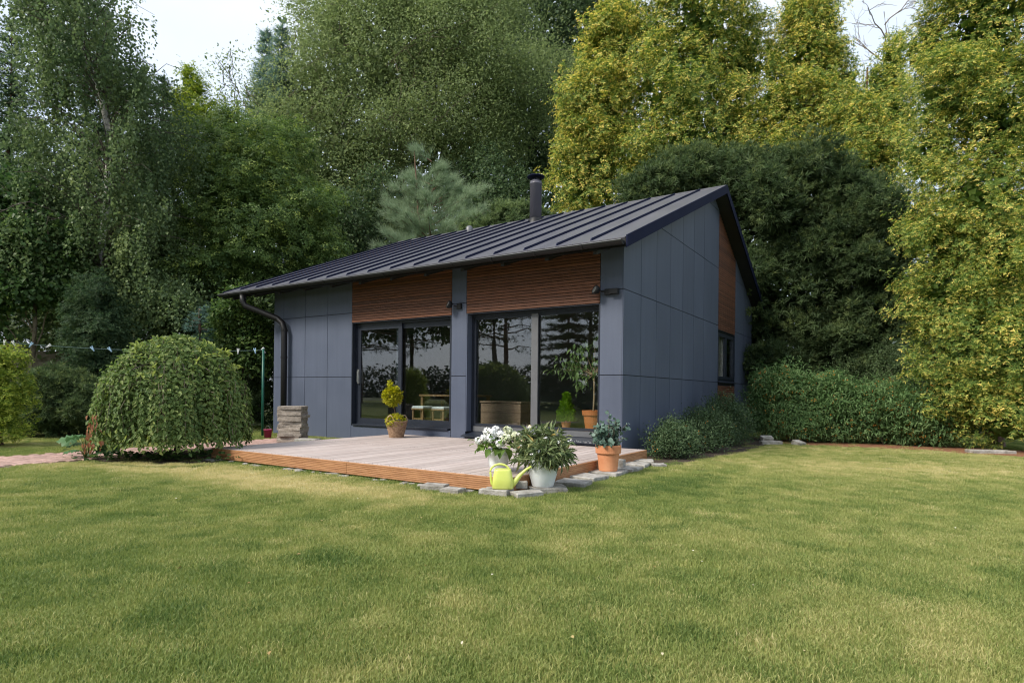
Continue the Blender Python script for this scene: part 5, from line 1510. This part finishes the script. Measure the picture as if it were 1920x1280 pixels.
broad('sallow', 'huge grey green willow filling the view behind the house', 750, 31, [pb(720, 150, 31, 170, 130), pb(600, 190, 31, 120, 110), pb(850, 130, 31, 150, 130), pb(760, 20, 31, 170, 110), pb(660, 290, 30.5, 140, 90), pb(820, 260, 30.5, 130, 90), pb(550, 275, 30, 80, 80), pb(930, 200, 31, 110, 110), pb(640, 60, 31.5, 90, 90), pb(900, 20, 31, 120, 100), pb(515, 225, 31, 45, 45), pb(690, 380, 30, 110, 90), pb(600, 400, 30, 80, 80), pb(560, 330, 30, 80, 70)], 7400, 18, T_leaf(.26, .06, .15), .125, .34, lm_willow, .5, tr=.4, w=(.6, .0, .7), flat=.9, shell=.32, cvar=.12, tvar=.08, twigs=150, trunk='twig', core=1.6)
broad('oak', 'dark green oak behind the willow, left of the golden trees', 1000, 36, [pb(1000, 120, 36, 110, 120), pb(1060, 40, 36, 120, 100), pb(970, 260, 36, 90, 100), pb(1010, 340, 35.5, 80, 80), pb(930, 360, 35, 90, 60), pb(1130, 20, 36, 90, 80), pb(1000, -20, 36, 120, 80), pb(870, 350, 35, 70, 60)], 2600, 12, T_leaf(.34, .08, .1), .19, .40, lm_oak, .42, tr=.45, shell=.34, cvar=.16)
# twiggy side shoots of the sallow against the sky
broad('willow_sapling', 'thin twiggy willow shoots against the sky left of the spruce', 440, 29, [pb(430, 120, 29, 26, 24), pb(440, 170, 29, 30, 28), pb(420, 205, 29, 22, 18), pb(470, 220, 29, 40, 40)], 110, 8, T_leaf(.24, .06, .1), .15, .3, lm_willow, .35, tr=.10, twigs=30, core=0)
# dark mid-ground shrubs below willow, behind roof
broad('dark_thicket', 'dark green thicket between the maple and the blue pine', 660, 27, [pb(640, 450, 27, 70, 90), pb(700, 420, 27.5, 60, 80), pb(620, 520, 26.5, 70, 70), pb(950, 400, 28, 70, 60), pb(890, 350, 28.5, 60, 60)], 1500, 12, T_leaf(.34, .08, .1), .14, .28, lm_oak, .32, tr=.15)
broad('backdrop_trees', 'dark green woodland seen through the gaps behind the willow', 700, 41, [pb(x_, y_, 41, 140, 130) for x_, y_ in ((690, 120), (850, 120), (1060, 120), (660, 330), (850, 330), (1060, 330), (330, 420), (500, 400), (640, 520), (850, 520), (1060, 520), (430, 560), (200, 420), (80, 400))], 2600, 11, T_leaf(.36, .08, .1), .34, .75, lm_oak, .25, tr=.5, cvar=.1)

# weeping birch
bb = at(190, 17.5)
B0 = np.array(bb)
def scr(px, py, D): return at(px, D, py)
tk_pts = [scr(190, 790, 17.5), scr(191, 520, 17.5), scr(186, 470, 17.5), scr(196, 380, 17.5), scr(200, 300, 17.5), scr(199, 240, 17.5), scr(186, 190, 17.5), scr(170, 140, 17.5), scr(150, 80, 17.5), scr(135, 30, 17.5), scr(120, -60, 17.5)]
tk = MB(); tk.tube(tk_pts, [.13, .105, .10, .095, .09, .082, .075, .065, .052, .04, .02], 9, caps=False)
bk_ = MB()
P, Dr, Tn = [], [], []
def hang(p0, length, n_, tint):
    i = np.arange(n_)
    sw = rng.normal(size=2) * .10
    f_ = i / n_
    pts = p0[None] + np.stack([sw[0] * f_ * length, sw[1] * f_ * length, -f_ * length], 1) + rng.normal(size=(n_, 3)) * .05
    P.append(pts); Dr.append(rdir(n_) * .75 + np.array((0, 0, -.8))); Tn.append(np.full(n_, tint) + rng.normal(size=n_) * .16)
for k in range(170):
    i = rng.integers(2, len(tk_pts)); a_ = np.array(tk_pts[i]) + (np.array(tk_pts[i - 1]) - np.array(tk_pts[i])) * rng.random()
    th = rng.random() * 6.283
    reach = (1.2 + 1.6 * rng.random()) * (.8 if i > 8 else 1)
    tip = a_ + np.array((math.cos(th) * reach, math.sin(th) * reach, .5 + rng.random() * .9))
    limb(bk_, a_, tip, .022, .005, .22, 6, .1, 4)
    tint = .42 + rng.normal() * .14
    for s in range(15):
        f_ = .35 + .65 * rng.random() ** .6
        q_ = a_ + (tip - a_) * f_ + rng.normal(size=3) * .11
        hang(q_, .5 + 1.5 * rng.random(), int(12 + 22 * rng.random()), tint)
# separate lower sprays
for (px, py, w_, h_, nn) in ((240, 130, 40, 60, 60), (235, 410, 70, 60, 150), (270, 380, 45, 50, 80), (110, 330, 70, 60, 110), (60, 240, 60, 70, 120), (130, 420, 60, 40, 70), (265, 520, 55, 40, 110), (330, 540, 60, 40, 110), (290, 560, 70, 50, 110)):
    for s in range(nn):
        c = scr(px + rng.normal() * w_ * .5, py + rng.normal() * h_ * .4, 17.2 + rng.normal() * .5)
        hang(c, .35 + .8 * rng.random(), int(10 + 12 * rng.random()), .46 + rng.normal() * .12)
P = np.concatenate(P); Dr = np.concatenate(Dr); Tn = np.concatenate(Tn)
# the trunk stands clear of the hanging shoots on the open side
tkp = np.array(tk_pts); keep = np.ones(len(P), bool)
for i in range(1, 9):
    a_, b_ = tkp[i], tkp[i + 1]
    lo_, hi_ = min(a_[2], b_[2]), max(a_[2], b_[2])
    f_ = np.clip((P[:, 2] - a_[2]) / (b_[2] - a_[2] + 1e-6), 0, 1)
    c_x = a_[None] + (b_ - a_)[None] * f_[:, None]
    dd_ = P - c_x
    keep &= ~((P[:, 2] >= lo_) & (P[:, 2] <= hi_) & (np.abs(dd_ @ VIEW_R) < .17) & (dd_ @ VIEW_D < .1) & (rng.random(len(P)) < .9))
P, Dr, Tn = P[keep], Dr[keep], Tn[keep]
parts = [bake(T_leaf(.40, .06, .1), P, Dr, .085 * (1 + rng.normal(size=len(P)) * .2).clip(.5, 1.5), Tn)]
bt_ = tree('weeping_birch', 'tall weeping birch with white trunk at the left', bb, parts, lm_birch, tk, 'birch')
bk_.v = [tuple(np.array(p) - B0) for p in bk_.v]
bk_.build('branch', 'bark', bt_, smooth=True)

# dark conifers at far left, behind the birch
def spruce(name, label, px, D, ytop, ybot, wpx, n, m, tint0, size=.30, group=None, cat='tree', droop=.35, raw=None):
    base = at(px, D); top = at(px, D, ytop); bot = at(px, D, ybot)
    if raw: base = np.array((raw[0], raw[1], 0.)); top = base + np.array((0, 0, raw[2])); bot = base + np.array((0, 0, .5)); D = CAM_F; wpx = raw[3]
    Hh = top[2]; k = D / CAM_F
    tk = MB(); limb(tk, base, top, .16, .015, 0, 7, .01, 8)
    P, Dr, Tn = [], [], []
    z = bot[2]
    while z < Hh - .05:
        f_ = (z - bot[2]) / (Hh - bot[2])
        r = wpx * k * (1 - f_) ** .85 + .10
        nbr = 7
        a0 = rng.random() * 6.28
        for b in range(nbr):
            th = a0 + b * 6.283 / nbr + rng.normal() * .15
            rr2 = r * (.75 + .35 * rng.random())
            o = np.array((math.cos(th), math.sin(th), 0))
            zz = z + rng.normal() * .08
            m_ = max(3, int(rr2 / .11))
            s = (np.arange(m_) + .6) / m_
            pts = np.array((base[0], base[1], zz))[None] + o[None] * (s * rr2)[:, None] + np.array((0, 0, 1.))[None] * (-droop * rr2 * s + .25 * rr2 * s * s)[:, None]
            for side in (-1, 0, 1):
                pv = pts + rng.normal(size=pts.shape) * .05
                d_ = o[None] * .8 + np.array((-o[1], o[0], 0))[None] * side * .9 + np.array((0, 0, .15))
                P.append(pv); Dr.append(np.repeat(d_, m_, 0) + rng.normal(size=(m_, 3)) * .2); Tn.append(np.full(m_, tint0) + (s - .5) * .35 + rng.normal(size=m_) * .1)
            if b % 2 == 0: limb(tk, (base[0], base[1], zz), pts[-1], .02, .005, 0, 3, 0, 4)
        z += (.30 if raw is None else .55) + .12 * rng.random()
    P.append(np.array([top - np.array((0, 0, .06 * i)) for i in range(8)])); Dr.append(np.tile((0, 0, 1.), (8, 1)) + rng.normal(size=(8, 3)) * .3); Tn.append(np.full(8, tint0))
    P = np.concatenate(P); Dr = np.concatenate(Dr); Tn = np.concatenate(Tn)
    parts = [bake(T_tuft(6, .085, .8), P, Dr, size * (1 + rng.normal(size=len(P)) * .2).clip(.5, 1.5), Tn)]
    return tree(name, label, base, parts, m, tk, 'redbark', cat, group)
spruce('spruce', 'blue green spruce top standing in the sky beside the willow', 522, 30.0, 40, 420, 80, 0, lm_spruce, .75, .34)
spruce('spruce', 'smaller blue green spruce just left of the taller spruce top', 492, 30.6, 58, 420, 70, 0, lm_spruce, .7, .34)
spruce('dark_spruce', 'dark spruce behind the birch at the left picture edge', 15, 21.0, 40, 640, 150, 0, lm_dark, .5, .30)
spruce('dark_spruce', 'dark spruce tip peeking out right of the birch top', 182, 22.5, 12, 640, 130, 0, lm_dark, .45, .30)
spruce('dark_spruce', 'dark spruce between the birch and the maple', 300, 21.5, 150, 640, 110, 0, lm_dark, .42, .28)
spruce('pine_sapling', 'small soft pine sapling right above the dome shrub', 372, 15.0, 575, 700, 42, 0, lm_spruce, .35, .18)

# blue pine with long needles
def pine_soft(label, px, D, tips, m):
    base = at(px, D)
    tk = MB(); top = scr(772, 280, D)
    limb(tk, base, top, .15, .02, 0, 7, .01, 8)
    P, Dr, Tn = [], [], []
    for (x_, y_, dd_) in tips:
        tip = scr(x_, y_, D + dd_)
        a_ = base + np.array((0, 0, max(.5, min(top[2] - .2, tip[2] - .3 - .25 * np.linalg.norm((tip - base)[:2])))))
        limb(tk, a_, tip, .03, .008, -.04, 5, .04, 5)
        m_ = 15
        s = np.linspace(.32, 1, m_)
        pts = a_[None] + (tip - a_)[None] * s[:, None]
        dv = (tip - a_) / np.linalg.norm(tip - a_)
        dv = dv * .7 + np.array((0, 0, .45))
        for r_ in range(4):
            pv = pts + rng.normal(size=pts.shape) * np.array((.20, .20, .13)) * (1.1 - .6 * s)[:, None]
            P.append(pv); Dr.append(np.repeat(dv[None], m_, 0) + rng.normal(size=(m_, 3)) * .32); Tn.append(.48 + (s - .6) * .35 + rng.normal(size=m_) * .12)
    P = np.concatenate(P); Dr = np.concatenate(Dr); Tn = np.concatenate(Tn)
    parts = [bake(T_tuft(14, .026, .75), P, Dr, .42 * (1 + rng.normal(size=len(P)) * .18).clip(.6, 1.5), Tn)]
    tree('blue_pine', label, base, parts, m, tk, 'redbark')
tips = [(772, 278, 0), (825, 312, -.3), (757, 330, -.6), (740, 350, .2), (722, 385, -.3), (715, 372, .5), (790, 360, -1), (850, 350, -.2), (848, 335, .4), (880, 360, -.5), (905, 350, .2), (912, 392, -.4), (870, 400, -1), (800, 400, -1.3), (750, 410, -1), (730, 440, -.6), (840, 420, -1.3), (890, 430, -.8), (770, 450, -1.4), (820, 460, -1.6), (900, 445, 0), (760, 380, 1), (820, 370, 1), (870, 380, 1), (720, 430, .5), (780, 420, .8), (850, 440, .7), (700, 460, 0)]
tips = tips + [(x_ + rng.normal() * 16, y_ + 20 + abs(rng.normal()) * 16, d_ + rng.normal() * .6) for (x_, y_, d_) in tips]
pine_soft('soft blue green pine with long needles behind the roof', 805, 24.0, tips, lm_pine)
yew('low_conifer', 'low olive green conifer behind the roof left of the flue', 955, 23.0, [pb(950, 422, 23, 50, 30), pb(910, 434, 23, 40, 22), pb(985, 420, 23, 32, 30)], 420, 10, .15, .16, .75, None, 'shrub', lm_oak)

# shrubs at far left: ivy-clad thicket
broad('ivy_thicket', 'tangled ivy clad thicket under the birch at the left picture edge', 60, 16.5, [pb(30, 480, 16.5, 70, 70), pb(90, 450, 16.8, 60, 50), pb(20, 380, 17, 60, 60), pb(60, 545, 16.3, 50, 32), pb(-30, 560, 16.3, 60, 80), pb(110, 525, 16.6, 40, 34)], 1100, 10, T_leaf(.4, .08, .1), .12, .17, lm_ivy, .40, tr=.08, twigs=46, w=(.5, .5, .5), cat='shrub', trunk='twig')
broad('dark_thicket', 'dark thicket behind the birch trunk and column conifer', 230, 19.5, [pb(140, 480, 19.5, 90, 80), pb(250, 470, 19.5, 90, 80), pb(320, 560, 19.2, 80, 80), pb(60, 500, 19.5, 90, 90), pb(230, 600, 19, 100, 80), pb(110, 600, 19.8, 70, 50), pb(400, 650, 18.5, 80, 80), pb(480, 640, 18.5, 60, 80)], 1700, 11, T_leaf(.36, .08, .1), .14, .24, lm_yew, .5, tr=.12, cat='shrub')
# pinnate-leaved shrub by the downpipe
broad('hornbeam_shrub', 'bright green leafy shrub behind the green post by the downpipe', 455, 16.0, [pb(440, 590, 16, 40, 34), pb(480, 620, 16, 36, 34), pb(430, 640, 16, 40, 34), pb(475, 665, 15.9, 36, 28), pb(495, 640, 16, 24, 24), pb(445, 560, 16, 20, 22)], 620, 11, T_leaf(.3, .06, .15), .10, .13, lm_ivy, .62, tr=.05, cat='shrub', w=(.6, .2, .5))
yew('dark_hedge', 'dark low hedge behind the dome shrub and green post', 420, 16.8, [pb(380, 730, 16.8, 80, 60), pb(460, 730, 16.8, 70, 60), pb(300, 740, 17, 80, 60), pb(240, 720, 17, 60, 70)], 1000, 10, .10, .14, .35, None, 'hedge')
# bare tree
def bare(label, px, D):
    base = at(px, D); tk = MB()
    top = scr(1648, 60, D)
    limb(tk, base, scr(1665, 240, D), .12, .06, 0, 6, .02, 7); limb(tk, scr(1665, 240, D), scr(1650, 20, D), .055, .016, 0, 6, .04, 6)
    tree_ = []
    def br(a_, d_, L_, r, lev):
        b_ = a_ + d_ * L_
        limb(tk, a_, b_, r, r * .45, .02, 5, .12, 5)
        if lev:
            for k in range(4):
                f_ = .3 + .65 * rng.random()
                nd = d_ + rng.normal(size=3) * .6; nd /= np.linalg.norm(nd)
                br(a_ + (b_ - a_) * f_, nd, L_ * (.45 + .25 * rng.random()), r * .5, lev - 1)
    for k in range(9):
        f_ = k / 9
        a_ = scr(1665, 240, D) * (1 - f_) + scr(1650, 20, D) * f_
        s = -1 if k % 2 else 1
        d_ = VIEW_R * s * (.7 + .2 * rng.random()) + np.array((0, 0, .8)) + VIEW_D * rng.normal() * .3
        br(a_, d_ / np.linalg.norm(d_), 1.9 - .6 * f_, .028, 2)
    tree('bare_tree', label, base, None, None, tk, 'twig')
bare('leafless tree with bare twigs against the sky at the right', 1660, 24.5)

# ================================================================== BEHIND THE CAMERA (what the glass reflects)
lm_far = leaf_mat('far_hedge_leaf', [(0, (.02, .035, .015)), (.5, (.035, .055, .022)), (1, (.06, .085, .03))], .6, .1)
hb = []
rh = np.random.default_rng(11)
for k in range(34):
    hb.append((-70 + k * 3.6, -62 + rh.normal() * 1.5, 1.9 + rh.random() * .5, 3.0, 2.0, 2.2 + rh.random()))
pos, out = blob_points(hb, 2600, .2)
hp_ = [foliage(T_leaf(.4, .08, .1), pos, out, 8, .5, .5, .5, .1, .7, .8, np.full(2600, .45), .1, .1)]
tree('far_hedge', 'long dark hedge at the far side of the garden behind the viewer', (-10, -62, 0), hp_, lm_far, None, None, 'hedge')
def scots(label, x, y, hgt, clear, spread):
    base = np.array((x, y, 0.)); tk = MB()
    limb(tk, base, base + np.array((.1, .1, hgt)), .24, .06, 0, 7, .01, 9)
    P, Dr, Tn = [], [], []
    for k in range(34):
        z = clear + (hgt - clear) * (k / 34)
        th = rng.random() * 6.283; r = spread * (1 - .6 * (k / 34)) * (.6 + .5 * rng.random())
        tip = base + np.array((math.cos(th) * r, math.sin(th) * r, z + .25 - .35 * rng.random()))
        limb(tk, base + np.array((0, 0, z)), tip, .06, .015, .04, 5, .1, 5)
        for q_ in range(22):
            f_ = .25 + .75 * rng.random()
            c = base + np.array((0, 0, z)) + (tip - base - np.array((0, 0, z))) * f_ + rng.normal(size=3) * np.array((.35, .35, .14))
            P.append(c); Dr.append(rng.normal(size=3) + np.array((0, 0, .5))); Tn.append(.4 + rng.normal() * .12)
    parts = [bake(T_tuft(9, .07, 1.3), np.array(P), np.array(Dr), np.full(len(P), .34), np.array(Tn))]
    tree('pine', label, base, parts, lm_dark, tk, 'redbark', 'tree', 'pines behind the viewer')
scots('pine behind the viewer, mirrored in the left pane of the right window', -20.5, -27.0, 11.0, 4.2, 4.2)
scots('pine behind the viewer, mirrored in the right pane of the left door', -30.6, -27.0, 11.5, 4.2, 4.2)
scots('pine behind the viewer, mirrored in the left pane of the left door', -36.0, -27.5, 11.5, 4.4, 4.2)
spruce('dark_spruce', 'dense spruce behind the viewer, mirrored in the right window pane', 0, 1, 0, 0, 0, 0, lm_dark, .45, .42, raw=(-14.0, -24.5, 11.5, 3.4))
spruce('dark_spruce', 'dense spruce behind the viewer, nearer the far hedge', 0, 1, 0, 0, 0, 0, lm_dark, .45, .42, raw=(-11.0, -29.5, 12.5, 3.6))

for i_, (x_, y_, h_, lab) in enumerate(((-46, -33, 16, 'tall oak behind the viewer at the far left of the mirrored row'), (-38, -36, 17, 'tall oak behind the viewer, second of the mirrored row'), (-27, -35, 16, 'tall oak behind the viewer, third of the mirrored row'), (-18, -36, 17, 'tall oak behind the viewer, fourth of the mirrored row'),
                                     (-8, -34, 16, 'tall oak behind the viewer, fifth of the mirrored row'), (3, -35, 17, 'tall oak behind the viewer, sixth of the mirrored row'), (13, -33, 16, 'tall oak behind the viewer, seventh of the mirrored row'), (23, -34, 16, 'tall oak behind the viewer, last of the mirrored row'))):
    rt2 = np.random.default_rng(90 + i_)
    bl = [(x_ + rt2.normal() * 2.4, y_ + rt2.normal() * 1.5, h_ * (.50 + .46 * k / 7), 3.4, 3.0, 2.2) for k in range(8)]
    P_, O_ = blob_points(lumps(bl, 5), 900, .4)
    tk = MB(); limb(tk, (x_, y_, 0), (x_, y_, h_ * .8), .32, .08, 0, 6, .02, 8)
    for b in bl: limb(tk, (x_, y_, max(2.5, b[2] - 2)), b[:3], .10, .03, .03)
    tree('oak', lab, (x_, y_, 0), [foliage(T_leaf(.4, .08, .1), P_, O_, 9, .45, .38, .5, .1, .7, .8, np.full(900, .4), .1, .1)], lm_oak, tk, 'bark', 'tree', 'oaks behind the viewer')

# small dry leaves and petals lying on the turf
n = 60
u_ = rng.uniform(-.75, .75, n); D_ = 2.4 + 10 * rng.random(n) ** 1.3
pp = np.stack([CAM_POS[0] + u_ * D_ * _c - D_ * _s, CAM_POS[1] + u_ * D_ * _s + D_ * _c, .022 + rng.random(n) * .012], 1)
ok = ~((pp[:, 0] < .95) & (pp[:, 1] > -4.5)) & ~((pp[:, 0] < -4.2) & (pp[:, 1] > -5.2))
pp = pp[ok]
lm_fall = leaf_mat('fallen_leaf', [(0, (.20, .10, .04)), (.6, (.45, .36, .16)), (1, (.72, .70, .62))], .8, .1)
kind(link('fallen_leaves', np_mesh('fallen_leaves', [bake(T_leaf3(.3, .1, .1), pp, rdir(len(pp)) * np.array((1, 1, .15)), .022 * (1 + rng.normal(size=len(pp)) * .3).clip(.4, 1.6), rng.random(len(pp)))]), lm_fall), 'stuff')

# ================================================================== GRASS
def blade_clump(seed, n, r, h0, h1, w, lean):
    g = np.random.default_rng(seed); mb = MB()
    for k in range(n):
        a_ = g.random() * 6.283; q_ = r * math.sqrt(g.random())
        x, y = q_ * math.cos(a_), q_ * math.sin(a_)
        hgt = h0 + (h1 - h0) * g.random(); th = g.random() * 6.283
        l = lean * g.random() * hgt
        dx, dy = math.cos(th) * l, math.sin(th) * l
        ph = g.random() * 3.14; wx, wy = math.cos(ph) * w, math.sin(ph) * w
        mb.add([(x - wx, y - wy, 0), (x + wx, y + wy, 0), (x + dx * .4 + wx * .7, y + dy * .4 + wy * .7, hgt * .6), (x + dx * .4 - wx * .7, y + dy * .4 - wy * .7, hgt * .6), (x + dx, y + dy, hgt * (1 - .25 * lean))],
               [(0, 1, 2, 3), (3, 2, 4)])
    return mb
grass_m = leaf_mat('grass_blade', GRASS, rough=.5, transl=.35, attr_type='INSTANCER', spec=.25)
src = bpy.data.collections.new('grass_sources')
for k in range(4):
    me = blade_clump(20 + k, 64, .075, .012, .036, .0017, .75).mesh('grass_tuft')
    me.materials.append(grass_m)
    src.objects.link(bpy.data.objects.new('grass_tuft', me))
def grass_points():
    xs_, ys_ = [], []
    cx, cy = CAM_POS[0], CAM_POS[1]
    # density by distance bands inside the field of view (with margin for a step aside)
    for (d0, d1, dens) in ((.9, 3.2, 760), (3.2, 5.0, 520), (5.0, 7.5, 320), (7.5, 11, 200), (11, 18, 120)):
        area = 0.5 * (d1 ** 2 - d0 ** 2) * 2 * math.tan(R_(58))
        n = int(area * dens)
        D = np.sqrt(d0 ** 2 + (d1 ** 2 - d0 ** 2) * rng.random(n))
        u = (rng.random(n) * 2 - 1) * math.tan(R_(56)) * D
        xs_.append(cx + u * _c - D * _s); ys_.append(cy + u * _s + D * _c)
    x = np.concatenate(xs_); y = np.concatenate(ys_)
    ok = ~((x > DX0 - .04) & (x < DX1 + .04) & (y > DY0 - .15 - .06 * rng.random(len(x)))) & ~((x > HX0 - .05) & (x < .06) & (y > -.1)) & ~((x > -7.62) & (x < -6.22) & (y < -.95))
    for (p, s, r, lab) in sp: ok &= ~(((x - p[0]) ** 2 + (y - p[1]) ** 2) < (min(s[0], s[1]) * .52) ** 2)
    ok &= ~((x > .40) & (x < .84) & (y > -3.9) & (y < -.2))
    for b_ in BEDS[:4]:
        ins = inside(b_, x, y)
        ok &= ~(ins & (rng.random(len(x)) > .06))
    ok &= ~((np.hypot(x + 6.6, y + 1.45) < .4))
    x, y = x[ok], y[ok]
    d = dryness(x, y)
    # shorter and thinner where dry
    keep = rng.random(len(x)) > np.clip((d - .62) * .9, 0, .45)
    return x[keep], y[keep], d[keep]
gx, gyy, gd = grass_points()
# rank, longer grass along the deck, stones and borders
ex, ey = [], []
for k in range(420):
    s = round(rng.random() * 14) / 14 + rng.normal() * .02
    ex.append(-5.0 + 5.4 * s); ey.append(DY0 - .06 - abs(rng.normal()) * .07)
for k in range(420):
    s = rng.random(); ex.append(.90 + rng.normal() * .05); ey.append(-4.0 + 3.9 * s)
for k in range(300):
    p, q_, r, lab = sp[rng.integers(0, 12)]; th = rng.random() * 6.28
    ex.append(p[0] + q_[0] * .60 * math.cos(th)); ey.append(p[1] - abs(q_[1] * .62 * math.sin(th)))
for k in range(500):
    th = rng.random() * 6.28; ex.append(BUSH[0] + .1 + 1.42 * math.cos(th)); ey.append(BUSH[1] - .16 + .95 * math.sin(th))
ex = np.array(ex); ey = np.array(ey)
nn = len(gx)
X = np.concatenate([gx, ex]); Y = np.concatenate([gyy, ey])
Dn = np.concatenate([gd + rng.normal(size=nn) * .15, np.clip(.18 + rng.normal(size=len(ex)) * .13, 0, 1)])
lng = 1.0 + .30 * vnoise(X, Y, .25, 6) + .14 * (vnoise(X, Y, .9, 7) - .5) + .45 * bump2(X, Y, 1.05, -6.75, .5, .2, R_(33))
Sc = np.concatenate([lng[:nn] * (.75 + .5 * rng.random(nn)), 0.55 + .75 * rng.random(len(ex)) ** 2])
me = bpy.data.meshes.new('grass')
me.vertices.add(len(X)); me.vertices.foreach_set('co', np.stack([X, Y, np.full(len(X), -.004)], 1).astype(np.float32).ravel())
for nm, val in (('tint', np.clip(Dn, 0, 1)), ('rot', rng.random(len(X)) * 6.283), ('scl', Sc)):
    a_ = me.attributes.new(nm, 'FLOAT', 'POINT'); a_.data.foreach_set('value', val.astype(np.float32))
grass = kind(link('grass', me, grass_m), 'stuff')
ng = bpy.data.node_groups.new('scatter_grass', 'GeometryNodeTree')
ng.interface.new_socket('Geometry', in_out='INPUT', socket_type='NodeSocketGeometry')
ng.interface.new_socket('Geometry', in_out='OUTPUT', socket_type='NodeSocketGeometry')
gi = ng.nodes.new('NodeGroupInput'); go = ng.nodes.new('NodeGroupOutput')
iop = ng.nodes.new('GeometryNodeInstanceOnPoints')
ci = ng.nodes.new('GeometryNodeCollectionInfo'); ci.inputs['Collection'].default_value = src
ci.inputs['Separate Children'].default_value = True; ci.inputs['Reset Children'].default_value = True
iop.inputs['Pick Instance'].default_value = True
def named(nm):
    n_ = ng.nodes.new('GeometryNodeInputNamedAttribute'); n_.data_type = 'FLOAT'; n_.inputs['Name'].default_value = nm
    return n_.outputs['Attribute']
cx_ = ng.nodes.new('ShaderNodeCombineXYZ')
ng.links.new(named('rot'), cx_.inputs['Z'])
ng.links.new(gi.outputs[0], iop.inputs['Points']); ng.links.new(ci.outputs[0], iop.inputs['Instance'])
ng.links.new(cx_.outputs[0], iop.inputs['Rotation']); ng.links.new(named('scl'), iop.inputs['Scale'])
ng.links.new(iop.outputs[0], go.inputs[0])
md = grass.modifiers.new('scatter', 'NODES'); md.node_group = ng

# the turf lies 5 cm below the house datum: let everything that stands on it down to that level
KEEP = ('garden_house', 'wooden_deck', 'dining_table', 'stool', 'wooden_chest', 'curtain', 'potted_', 'watering_can', 'concrete_brick', 'camera', 'sun')
for o in list(COL.objects):
    if o.parent is None and not o.name.startswith(KEEP) and not (o.name.startswith('stone_slab') and o.get('group') == 'slabs laid along the deck'):
        o.location.z -= 0.05
    elif o.parent is None and (o.name.startswith(('potted_oleander', 'potted_eucalyptus', 'watering_can', 'concrete_brick')) or o.get('group') == 'slabs laid along the deck'):
        o.location.z -= 0.03          # the slabs along the deck are half sunk
